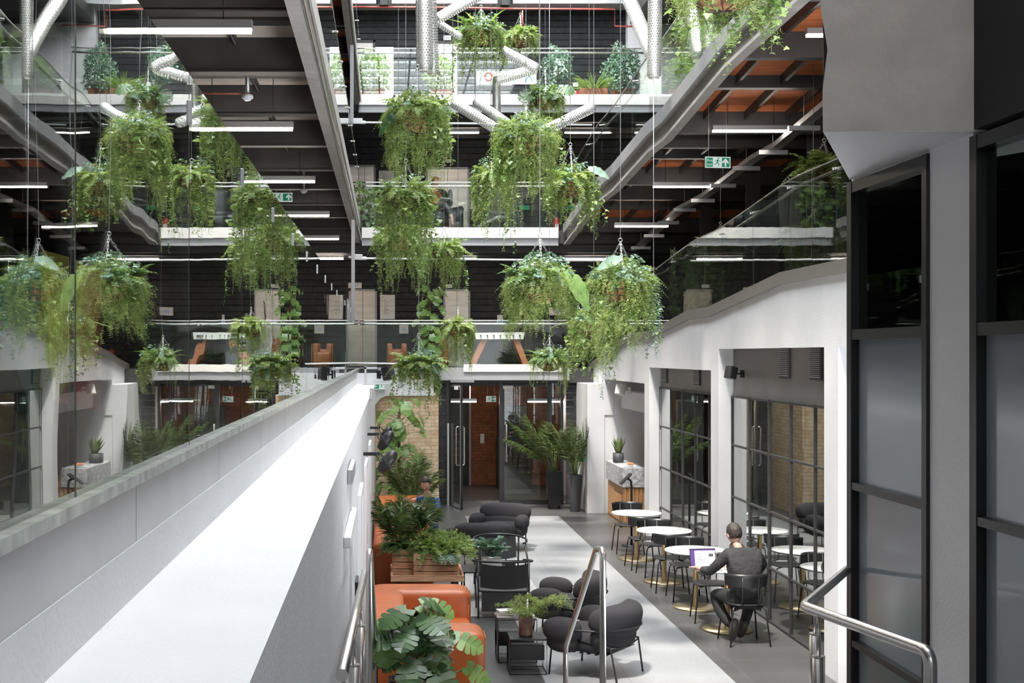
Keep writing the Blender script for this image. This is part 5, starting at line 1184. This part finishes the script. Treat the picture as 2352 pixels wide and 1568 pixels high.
# football table, leather chairs on the lowest gallery
Y = 28.9; a = P(1088, 779, Y); b = P(1202, 763, Y); w = b.x-a.x; h = b.z-a.z; t = thing('football_table', 'white football table on slanted orange legs, lowest far gallery', 'games table', (a.x, Y, 2.93)); hz = a.z-2.93
obj('cabinet', MB().prism([(0, hz+h*.9), (w, hz+h), (w*.97, hz), (w*.03, hz)], 1, -.3, .35), M['offwhite'], t)
mb = MB(); [mb.cyl((w*(.12+i*.13), -.305, hz+h*.5), (w*(.12+i*.13), -.34, hz+h*.5), .018, n=8) for i in range(7)]; obj('rod_ends', mb, M['black'], t)
for s in (0, 1):
    x0 = w*.14 if s == 0 else w*.76; x1 = -.14 if s == 0 else w*1.0
    for q in (-.22, .25): obj('leg', MB().prism([(x0, hz), (x0+.14, hz), (x1+.13, 0), (x1, 0)], 1, q-.04, q+.04), M['terracotta'], t)
def tanchair(label, x0, x1, ytop, Y):
    a = P(x0, 0, Y); b = P(x1, ytop, Y); w = b.x-a.x; H = b.z-2.93; t = thing('tan_armchair', label, 'armchair', ((a.x+b.x)/2, Y, 2.93), 0, 'tan leather chairs on the lowest far gallery'); k = M['brownleather']
    obj('backrest', MB().blob((0, -.2, H*.55), (w, .22, H*.9), .3, (.06,0,0)), k, t); obj('seat', MB().blob((0, .15, .25), (w*.9, .6, .35), .3), k, t)
    for s in (-1, 1): obj('arm', MB().blob((s*w*.45, .1, .3), (.13, .7, .5), .3), k, t)
tanchair('tan leather armchair with high back on the lowest far gallery', 966, 1026, 773, 29.2); tanchair('low tan leather armchair half behind the hanging basket, lowest far gallery', 893, 930, 808, 29.0)
# top far gallery
for (x0, x1, y0, y1, lb) in ((824,857,98,218,'pale doorway at the left of the top far gallery'), (1000,1050,100,218,'pale doorway behind the tubes on the top far gallery')):
    a, w, h = onfar(x0, x1, y0, y1); mb = MB(); mb.box(0, w, -.02, .02, 0, h); o = struct('door_%d' % (20 if x0 < 900 else 21), mb, M['signw'], loc=a); obj('door_frame', MB().box(-.05, 0, -.04, .02, 0, h+.05).box(w, w+.05, -.04, .02, 0, h+.05).box(-.05, w+.05, -.04, .02, h, h+.05), M['black'], o)
for (x0, x1, y0, y1, lb) in ((862,903,108,216,'tall white panel leaning on the top far wall at left'), (1272,1304,134,176,'white framed picture on the top far wall at right')):
    a, w, h = onfar(x0, x1, y0, y1, 30.99); t = thing('picture', lb, 'picture', a); obj('sheet', MB().box(0, w, -.015, 0, 0, h), M['paper'], t); obj('border', MB().box(-.01, 0, -.02, 0, 0, h).box(w, w+.01, -.02, 0, 0, h), M['galv'], t)
a, w, h = onfar(1094, 1232, 164, 194, 30.99); t = thing('display_board', 'long white board with a red ring and blue marks, top far gallery', 'picture', a); obj('board', MB().box(0, w, -.02, 0, 0, h), M['paper'], t)
mb = MB(); mb.tube([(w*.2+.09*math.cos(q), -.03, h*.6+.09*math.sin(q)) for q in np.linspace(0, 2*PI, 17)[:-1]], .022, 6, closed=True); obj('red_ring', mb, M['red'], t)
mb = MB(); [mb.obox((w*x_, -.022, h*.5), (.02, .004, h*.8), (0, q, 0)) for x_, q in ((.08,.4),(.45,.5),(.6,-.3),(.85,.6),(.9,-.5))]; obj('blue_marks', mb, M['blue'], t)
mb = MB(); Yp = 30.3; p = lambda x, y: P(x, y, Yp)
mb.tube([p(745,16), p(1000,17), p(1180,20), p(1412,21), p(1412,60), p(1520,62)], .022, 8); solo('red_sprinkler_pipe', 'long red sprinkler pipe across the top far wall', 'pipe', mb, M['redpipe'])
solo('red_pipe_drop', 'short red pipe dropping behind the top hanging baskets', 'pipe', MB().tube([p(1200,24), p(1200,66)], .018, 8), M['redpipe'])
for (x, lb) in ((882,'left black floodlight at the top edge of the far wall'), (1160,'right black floodlight at the top edge of the far wall')):
    t = thing('floodlight', lb, 'floodlight', P(x, 5, 30.3)); obj('housing', MB().box(-.10, .10, -.08, .08, -.09, .08), M['black'], t, bev=.01); mb = MB()
    for s in (-1, 1): mb.obox((s*.14, -.08, .02), (.10, .005, .16), (0, 0, s*.6))
    obj('barn_doors', mb, M['black'], t); obj('yoke', MB().tube([(-.12,0,.0),(-.12,0,.14),(.12,0,.14),(.12,0,0)], .008, 6), M['black'], t)
# ================================================================ PERFORATED TUBES
def ptube(label, x0, y0, x1, y1, Y, r, Y1=None, wires=()):
    a = P(x0, y0, Y); b = P(x1, y1, Y1 or Y); d = b-a; L = d.length
    prof = [(r*math.sin(q), -r*math.cos(q)*.9+r*.9) for q in np.linspace(.02, PI/2, 6)]; n = int(L/.25)+1
    prof += [(r, r+(L-2*r)*i/n) for i in range(1, n)] + [(r*math.sin(q), L-r*.9-r*.9*math.cos(q)) for q in np.linspace(PI/2, PI-.02, 6)]
    mb = MB().lathe(prof, n=28)
    o = solo('perforated_tube', label, 'sculpture tube', mb, M['perf'], 'perforated steel tubes hung in the well', loc=a); o.rotation_euler = d.to_track_quat('Z', 'Y').to_euler()
    return o
ptube('thick upright perforated steel tube left of centre, cut by the top edge', 972, -140, 976, 168, 16, .105)
ptube('thinner upright perforated tube touching the right side of the thick one', 985, -120, 995, 176, 16.6, .078, 16.9)
ptube('perforated tube rising to the right beside the highest hanging basket', 1000, 46, 1120, -22, 18, .078)
ptube('short perforated tube behind the highest hanging basket', 1003, 50, 1062, 88, 18.6, .05)
ptube('perforated tube sloping down right from under the highest basket', 1146, 112, 1238, 160, 19, .075)
ptube('perforated tube meeting the sloping one at its tip and running left', 1236, 156, 1132, 186, 19.3, .075)
ptube('short vertical perforated tube below the zigzag pair', 1140, 180, 1141, 275, 19.6, .062)
ptube('perforated tube sloping down right beside the large upper left basket', 1036, 232, 1140, 296, 18, .075)
ptube('perforated tube with pale tip just left of the central upper basket', 1087, 229, 1172, 288, 18.5, .07)
ptube('perforated tube rising to the right from the central upper basket', 1240, 306, 1368, 243, 20, .085)
ptube('leaning perforated tube at top right, meeting the upright one', 1412, -80, 1503, 136, 19, .10, 17.3)
ptube('upright perforated tube at top right with pointed lower end', 1506, -90, 1502, 184, 17, .092)
for (x, y, Y, lb) in ((1092,229,18.5,'from the pale tube tip'),(1353,246,20,'from the rising tube tip'),(1040,234,18,'from the left sloping tube'),(1141,182,19.6,'from the short vertical tube'),(1238,150,19.1,'from the zigzag tube corner'),(1501,180,17,'below the pointed tube')):
    a = P(x, y, Y); z1 = TOP if Y != 17 else a.z
    if Y == 17: a.z -= 2.6
    solo('suspension_wire', 'thin steel wire running '+lb, 'wire', MB().tube([(0,0,0),(0,0,z1-a.z)], .005, 5), M['galv'], loc=a)
# ================================================================ HANGING BASKETS
H = hanging
H('large hanging basket with silvery fern tips and long ivy, upper left beside the thick tube', 958, 262, 12.9, R=.22, seed=1, fern=26, fernL=.38, feather=620, casc=.62, ivy=9, ivyL=.62, small=12, smallL=.60, silver=45, bigs=((-.20,-.02,-.7,-.3,-.7,.26,'mon','big'),), longs=((.14,.72,'ivy'),(-.12,.5,'ivy'),(.22,.5,'ivy')), chain=.45)
H('basket with big monstera-like leaves, behind the central upper basket', 1252, 225, 19.5, R=.20, seed=2, fern=24, fernL=.36, feather=200, casc=.42, ivy=6, ivyL=.4, small=8, smallL=.42, silver=40, bigs=((-.2,.05,-.8,-.5,-.4,.26,'mon','mon'),(.05,.1,.1,-.8,-.5,.26,'mon','mon'),(.2,.12,.8,-.4,-.2,.24,'mon','mon')), dark=.7)
H('wide central upper hanging basket with pale moss and long trailing vines', 1208, 318, 14.6, R=.23, seed=3, fern=18, fernL=.34, feather=760, casc=.66, ivy=8, ivyL=.62, small=14, smallL=.7, silver=70, moss=34, mossL=.85, spread=1.25, longs=((-.30,1.15,'sm'),(-.16,1.25,'sm'),(.10,.95,'ivy')), chain=.38)
H('hanging basket right of centre, with dense ivy and a few broad leaves', 1310, 418, 15.3, R=.21, seed=4, fern=24, fernL=.38, feather=320, casc=.4, ivy=14, ivyL=.55, small=10, smallL=.5, silver=30, bigs=((.18,.14,.8,-.3,-.2,.26,'silver','big'),), longs=((.24,.66,'sm'),), chain=.42)
H('bright hanging basket low in the left cluster, chains showing above', 932, 445, 15.0, R=.21, seed=5, fern=24, fernL=.34, feather=240, casc=.35, ivy=12, ivyL=.75, small=22, smallL=.85, silver=20, dark=0, longs=((.16,.9,'ivy'),), chain=.36)
H('fern filled basket directly below the bright left one', 915, 545, 16.2, R=.20, seed=6, fern=34, fernL=.42, feather=240, casc=.4, ivy=5, ivyL=.5, small=14, smallL=.62, silver=0, dark=0, longs=((-.14,.75,'ivy'),(.16,.7,'sm'),(.24,.62,'sm')), chain=.3)
H('hanging basket in front of the middle gallery band, below the woman', 1020, 575, 20.0, R=.20, seed=7, fern=26, fernL=.40, feather=260, casc=.35, ivy=6, ivyL=.5, small=12, smallL=.6, silver=10, dark=0, longs=((.22,.8,'ivy'),(-.2,.9,'sm')), chain=.32)
H('highest hanging basket with a fan palm leaf, top centre', 1105, 75, 19.0, R=.24, seed=8, fern=20, fernL=.42, feather=240, casc=.35, ivy=8, ivyL=.5, small=10, smallL=.6, silver=50, dark=.9, longs=((-.34,1.05,'ivy'),(-.05,.85,'sm'),(.1,.8,'ivy')), strap=10, chain=.36)
H('small hanging basket just right of the highest one', 1195, 86, 23.5, R=.22, seed=9, fern=26, fernL=.38, feather=200, casc=.3, ivy=8, ivyL=.4, small=8, smallL=.5, silver=10, dark=0, chain=.4)
H('trailing basket half hidden left of the central upper basket', 1128, 405, 17.5, R=.18, seed=10, fern=20, fernL=.30, feather=260, casc=.6, ivy=8, ivyL=.65, small=16, smallL=.75, silver=20, moss=10, longs=((.2,1.0,'ivy'),), chain=.2)
H('large hanging basket with feathery fern and a bright drooping leaf, centre right', 1240, 650, 12.9, R=.25, seed=11, fern=26, fernL=.40, feather=900, casc=.46, ivy=4, ivyL=.42, small=5, smallL=.5, silver=120, dark=.9, bigs=((.22,.10,.75,-.35,-.85,.42,'bigleaf','big'),), longs=((-.24,.25,'ivy'),(.10,.42,'sil'),(.12,.38,'sil')), chain=.46)
H('large hanging basket with a broad pale leaf on top, right of the centre', 1425, 648, 13.6, R=.24, seed=12, fern=20, fernL=.36, feather=620, casc=.72, ivy=7, ivyL=.65, small=6, smallL=.5, silver=60, moss=40, mossL=.5, bigs=((-.02,.24,-.85,-.3,-.25,.26,'silver','big'),(-.04,.10,-.3,-.6,-.7,.22,'mon','big'),(.04,.10,.0,-.6,-.7,.2,'mon','big')), longs=((.30,.75,'sil'),(.27,.5,'sil')), chain=.42, spread=1.1)
H('hanging basket with arrow-shaped leaves in front of the brown coping', 1364, 745, 14.45, R=.18, seed=13, fern=8, fernL=.24, feather=420, casc=.50, ivy=9, ivyL=.5, small=6, smallL=.4, silver=20, strap=8, longs=((.02,.80,'sil'),(.05,.6,'sil')), spread=1.2, chain=.33)
H('light green hanging basket in front of the football table', 1052, 752, 24.0, R=.20, seed=14, fern=26, fernL=.36, feather=260, casc=.4, ivy=5, ivyL=.6, small=12, smallL=.75, silver=0, moss=26, mossL=.7, dark=0, spread=1.15, chain=.34, liner='terracotta')
H('lowest left hanging basket with spreading ferns, above the brick wall', 962, 842, 18.8, R=.21, seed=15, fern=34, fernL=.46, feather=420, casc=.35, ivy=14, ivyL=.62, small=6, smallL=.5, silver=60, bigs=((.05,.05,.8,-.5,-.3,.26,'silver','big'),(.0,.02,.2,-.8,-.5,.22,'silver','big')), longs=((-.08,.55,'sil'),(.22,.4,'sil'),(-.2,.5,'ivy')), chain=.44)
H('small dark green hanging basket in front of the entrance door head', 1262, 826, 24.5, R=.25, seed=16, fern=34, fernL=.40, feather=220, casc=.3, ivy=2, ivyL=.4, small=4, smallL=.5, silver=50, moss=36, mossL=.62, dark=1, strap=6, chain=.42)
H('nearest hanging basket at the top edge, only its ivy hanging into view', 1662, -45, 9.0, R=.25, seed=17, fern=14, fernL=.3, feather=420, casc=.36, ivy=18, ivyL=.44, small=4, smallL=.3, silver=20, moss=10, mossL=.3, longs=((.22,.38,'ivy'),(.0,.66,'ivy'),(-.12,.4,'ivy')), chain=.5)
H('hanging basket inside the right gallery behind the stepped glass, far one', 1655, 565, 20.6, R=.22, seed=21, fern=34, fernL=.5, feather=160, casc=.6, ivy=8, ivyL=.8, small=16, smallL=1.0, silver=0, dark=0, chain=.34, top=6.4)
H('hanging basket inside the right gallery behind the stepped glass, near one', 1868, 545, 15.8, R=.22, seed=22, fern=36, fernL=.46, feather=160, casc=.5, ivy=10, ivyL=.6, small=14, smallL=.6, silver=10, dark=0, chain=.3, top=6.75)
H('hanging basket just left of the rough plaster wedge above the stepped glass', 1893, 388, 14.6, R=.20, seed=23, fern=34, fernL=.42, feather=160, casc=.4, ivy=8, ivyL=.4, small=10, smallL=.4, silver=10, dark=0, chain=.3, top=6.8)
# ================================================================ STANDING PLANTS
def potmesh(r0, r1, h, n=28, sq=False):
    mb = MB()
    if sq:
        mb.add([(-r0,-r0,0),(r0,-r0,0),(r0,r0,0),(-r0,r0,0),(-r1,-r1,h),(r1,-r1,h),(r1,r1,h),(-r1,r1,h)], [(3,2,1,0),(0,1,5,4),(1,2,6,5),(2,3,7,6),(3,0,4,7),(4,5,6,7)]); return mb
    return mb.lathe([(0, 0), (r0, 0), (r1, h), (r1*.93, h), (r1*.9, h*.93), (0, h*.93)], n=n)
def kentia(label, x, Y, r0, r1, h, key, seed, n=9, L=1.1, wheels=False, sq=False, lean=(0,0)):
    t = thing('potted_palm', label, 'potted palm', (x, Y, 0)); z = .06 if wheels else 0
    obj('pot', potmesh(r0, r1, h, sq=sq), M[key], t, (0, 0, z), bev=.006)
    if wheels:
        for s in (-1, 1):
            for q in (-1, 1): obj('castor', MB().cyl((s*r0*.8-.012, q*r0*.8, .03), (s*r0*.8+.012, q*r0*.8, .03), .03, n=12), M['black'], t)
    r = np.random.default_rng(seed); lm = LM(); palm(lm, r, n, L, spread=.50, w=.32, base=(0, 0, h+z-.05), lean=lean); lm.clamp(0, -.21-x+.0 if x < 1 else -9, 4.05-x if x > 3 else 9); lm.obj('fronds', M['palm'], t)
    mb = MB()
    for i in range(6): a = i*1.05; mb.tube([(.03*math.cos(a), .03*math.sin(a), h+z-.08), (.06*math.cos(a), .06*math.sin(a), h+z+.45)], [.011, .008], 6)
    obj('stems', mb, M['stem'], t); return t
kentia('kentia palm in the front charcoal tapered planter by the entrance doors', 3.86, 26.9, .10, .155, .76, 'pot', 3, 15, 1.55, lean=(0,-.05))
kentia('kentia palm in the glossy black planter on castors, behind the charcoal one', 3.50, 27.45, .13, .16, .72, 'potblack', 8, 14, 1.6, wheels=True, sq=True, lean=(-.35,-.1))
# big monstera at the bottom left
t = thing('potted_monstera', 'large dark green monstera in a black pot at bottom left', 'potted plant', (.24, 11.0, 0))
obj('pot', potmesh(.17, .24, .50), M['potblack'], t)
r = np.random.default_rng(21); lm = LM(); st = MB()
monplant(lm, st, r, 20, .75, .24, .29, (-.05, 0, .45), (.05, -.05)); monplant(lm, st, r, 13, .40, .30, .27, (-.02, -.05, .40)); lm.clamp(0, -.44, 9); lm.obj('split_leaves', M['mon'], t); obj('leaf_stalks', st, M['stem'], t)
lm = LM(); st = MB()
for (dx, dy, dz, d, L) in ((-.30,-.1,1.00,(.25,-.55,-.75),.40),(.05,.1,1.10,(.9,-.2,-.1),.30),(.32,.1,.82,(.9,-.3,-.15),.28),(.44,.05,.58,(.8,-.2,-.5),.26),(.32,-.15,.36,(.5,-.5,-.7),.27)):
    lm.leaves(*MON, [(dx, dy, dz)], [d], [(.1, -.5, .9)], np.array([L])); st.tube([(0, 0, .45), (dx*.4, dy*.5, dz*.8), (dx, dy, dz)], .008, 6)
lm.clamp(0, -.44, 9); lm.obj('young_leaves', M['monlight'], t); obj('young_stalks', st, M['stem'], t)
# climbing monstera by the brick wall
def climber(label, x, Y, z, H_, n, size, spread, key, potr=.16, poth=.35, seed=1, potkey='potblack'):
    t = thing('climbing_monstera', label, 'potted plant', (x, Y, z)); obj('pot', potmesh(potr*.8, potr, poth), M[potkey], t); obj('moss_pole', MB().cyl((0,0,poth*.9), (0,0,H_*.95), .03, n=8), M['bark'], t)
    r = np.random.default_rng(seed); lm = LM(); st = MB(); pts = []
    for i in range(n):
        hz = poth+(H_-poth)*(i+.5)/n; a = r.uniform(-PI, PI) if i % 3 == 0 else r.uniform(-2.7, -.4); o_ = np.array([math.cos(a), math.sin(a), 0]); s = spread*r.uniform(.35, 1)
        tip = o_*s+UP*(hz+.05); st.tube([(0,0,hz-.1), tuple(o_*s*.5+UP*(hz+.03)), tuple(tip)], .006, 5); pts.append((tip, o_*.7-UP*r.uniform(.3, .9), o_*.7+UP*.7+rv(r, 3)*.2, size*r.uniform(.7, 1.2)))
    lm.leaves(*MON, [p[0] for p in pts], [p[1] for p in pts], [p[2] for p in pts], np.array([p[3] for p in pts])); lm.clamp(0, -.22-x, 9) if z < 1 else lm.clamp(1, 28.08-Y, 9); lm.clamp(1, -9, (25.78 if z < 1 else 30.9)-Y); lm.obj('split_leaves', M[key], t); obj('leaf_stalks', st, M['stem'], t); return t
climber('tall climbing monstera against the yellow brick wall', .22, 24.9, 0, 2.35, 80, .24, .46, 'monlight', seed=31)
climber('climbing monstera on the lowest far gallery between the lift doors', .92, 28.75, 2.93, 1.75, 56, .20, .36, 'monlight', seed=32)
kentia('palm with arching fronds in front of the climbing monstera', .45, 23.6, .14, .18, .42, 'potblack', 12, 13, 1.35)
kentia('dark palm between the brick wall and the wooden crates', .42, 20.2, .14, .18, .40, 'pot', 15, 11, .95)
# crate plants
def bunch(name, label, x, Y, z, cat='plant', **k): return thing(name, label, cat, (x, Y, z), 0)
t = bunch('potted_palm', 'dark leaved young palm growing in the narrower crate', .16, 16.85, .70)
r = np.random.default_rng(41); lm = LM(); palm(lm, r, 14, .95, spread=.5, w=.24); lm.clamp(0, -.38, 9); lm.obj('fronds', M['palm'], t)
lm = LM(); n = 46; a = r.uniform(0, 6.3, n); o_ = np.stack([np.cos(a), np.sin(a), 0*a], 1); zz = r.uniform(.05, .62, n); lm.leaves(*STRAP, o_*.04+UP*zz[:, None], o_+UP*r.uniform(.1, 1.4, (n, 1)), UP[None]-o_*.4, np.stack([np.full(n, .38), r.uniform(.2, .34, n)], 1)); lm.obj('strap_leaves', M['mon'], t)
obj('stems', MB().cyl((0,0,-.05), (.02,0,.62), .012, n=6).cyl((.1,.05,-.05), (.14,.05,.45), .010, n=6), M['stem'], t)
t = bunch('strap_leaved_plant', 'upright dark strap leaved plant between the two crates', .44, 16.75, .72)
lm = LM(); n = 60; a = r.uniform(0, 6.3, n); o_ = np.stack([np.cos(a), np.sin(a), 0*a], 1); zz = r.uniform(.0, .48, n); lm.leaves(*STRAP, o_*.03+UP*zz[:, None], o_*.8+UP*r.uniform(.4, 1.8, (n, 1)), UP[None]*.6-o_, np.stack([np.full(n, .42), r.uniform(.2, .36, n)], 1)); lm.obj('leaves', M['mon'], t); obj('stem', MB().cyl((0,0,-.05), (0,0,.48), .011, n=6), M['stem'], t)
for i, (x, Y, z, R_, n_, key, lb) in enumerate(((.18,16.72,.74,.25,42,'ferndk','dark fern spilling over the narrower crate'),(.55,16.6,.72,.30,60,'fern','bright green fern filling the left half of the wide crate'),(.78,16.62,.70,.32,64,'fern','bright green fern hanging over the right edge of the wide crate'))):
    t = bunch('fern', lb, x, Y, z); r = np.random.default_rng(50+i); lm = LM()
    for j in range(n_): a = r.uniform(0, 6.3); o_ = np.array([math.cos(a), math.sin(a), 0]); frond(lm, o_*.05, o_*r.uniform(.2, 1)+UP*r.uniform(.4, 1.6), R_*r.uniform(.9, 1.55), r.uniform(.4, .9), 14, .085, .34, r)
    lm.obj('fronds', M[key], t)
    lm = LM(); p, d = dome(r, 260, R_*.85, .9, -.2); sprigs(lm, r, p, d+UP*.1, .10, 7, .4, .28, .4); lm.obj('leaf_mass', M[key], t)
t = bunch('small_fern', 'small pale fern at the front right corner of the wide crate', .74, 16.44, .72); r = np.random.default_rng(60); lm = LM()
for j in range(12): a = r.uniform(-2.6, -.5); o_ = np.array([math.cos(a), math.sin(a), 0]); frond(lm, o_*.02, o_+UP*.3, .24, .8, 8, .07, .5, r, OVAL)
lm.obj('fronds', M['silver'], t)
# bushes on the upper galleries
def bush(name, label, x, y, Y, zf, R_, n, key, pot, zs=1.2, leaf=.055, stem=True):
    c = P(x, y, Y); t = thing(name, label, 'potted plant', (c.x, Y, zf)); hz = c.z-zf
    pw, ph, pk = pot; obj('pot', MB().box(-pw/2, pw/2, -.16, .16, 0, ph) if pk != 'pot' else potmesh(pw*.4, pw/2, ph), M[pk], t, bev=.008)
    r = np.random.default_rng(int(x)); bushmesh(r, R_, n, leaf, OVAL, zs).clamp(0, (4.56 if Y < 24 and y > 300 else 3.9)-c.x if Y < 24 else -9, 9).clamp(1, -9 if Y < 24 else 28.1-Y, 9).obj('leaves', M[key], t, (0, 0, hz)); obj('stem', MB().cyl((0,0,ph*.9), (0,0,hz), .018, n=6), M['bark'], t); return t
F3 = 8.79
bush('potted_bush', 'round pale bush in a planter at the left of the top far gallery', 858, 168, 28.9, F3, .42, 1500, 'fern', (.5,.30,'terracotta'))
bush('potted_bush', 'pale bush on the top far gallery just right of the thick tube', 1012, 170, 28.9, F3, .36, 1100, 'fern', (.5,.28,'terracotta'))
bush('potted_tree', 'small tree behind the zigzag tubes on the top far gallery', 1282, 150, 28.9, F3, .34, 800, 'silver', (.4,.26,'terracotta'))
bush('potted_tree', 'taller bushy tree near the right end of the top far gallery', 1432, 162, 28.9, F3, .42, 1700, 'silver', (.5,.30,'terracotta'), 1.35)
t = thing('planter_box', 'low terracotta planter with grassy fern on the top far gallery', 'potted plant', (P(1362,0,28.6).x, 28.6, F3)); obj('pot', MB().box(-.30, .30, -.15, .15, 0, .24), M['terracotta'], t, bev=.01)
lm = LM(); r = np.random.default_rng(70); n = 160; a = r.uniform(0, 6.3, n); o_ = np.stack([np.cos(a), np.sin(a), 0*a], 1); lm.leaves(*STRAP, o_*.1+UP*.22, o_*.8+UP*r.uniform(.4, 2, (n, 1)), UP[None]*.7-o_, np.stack([np.full(n, .14), r.uniform(.3, .5, n)], 1)); lm.obj('leaves', M['fern'], t)
bush('leafy_plant', 'leafy plant at the left end of the middle far gallery', 848, 478, 28.7, 5.93, .38, 260, 'ivy', (.3,.25,'pot'), 1.3, .11)
bush('leafy_plant', 'leafy plant behind the glass of the right gallery, under the nearest basket', 1612, 125, 17.4, 6.72, .38, 420, 'fern', (.3,.25,'pot'), 1.2, .09)
bush('leafy_plant', 'climbing pothos behind the stepped glass above the brown coping', 1566, 660, 20.9, 3.62, .40, 420, 'monlight', (.3,.25,'pot'), 1.3, .10)
bush('leafy_plant', 'low pothos behind the stepped glass, nearer the camera', 1606, 650, 19.7, 3.70, .36, 360, 'monlight', (.3,.25,'pot'), 1.5, .10)
# ================================================================ FOLDED COLOURED SCULPTURE BEHIND THE LEFT GLASS
t = thing('folded_sculpture', 'folded sculpture of coloured facets behind the left glass, teal, green and red', 'sculpture', (-1.58, 5.6, 3.02))
for nm, col, pts in (('teal_facet', (.02,.22,.24), ((-.55,0,.75),(.30,.1,1.0),(.25,.0,-.1),(-.6,.3,-.05))), ('green_facet', (.25,.34,.05), ((.30,.1,1.0),(.62,.0,.0),(.25,.0,-.1))),
    ('yellow_facet', (.5,.42,.05), ((.30,.1,1.0),(.80,.35,.95),(.78,.3,.2),(.62,.0,.0))), ('red_facet', (.40,.03,.03), ((.80,.35,.95),(1.0,.5,.9),(1.0,.5,-.1),(.62,.0,.0),(.78,.3,.2)))):
    pts = [Vector((p[0]*.24, p[1], p[2]*.66)) for p in pts]; mb = MB(); n = len(pts); mb.add([*pts]+[p+Vector((0,.02,0)) for p in pts], [tuple(range(n)), tuple(range(n, 2*n))[::-1]]+[(i, (i+1) % n, n+(i+1) % n, n+i) for i in range(n)])
    obj(nm, mb, mat(nm, col, .5), t)
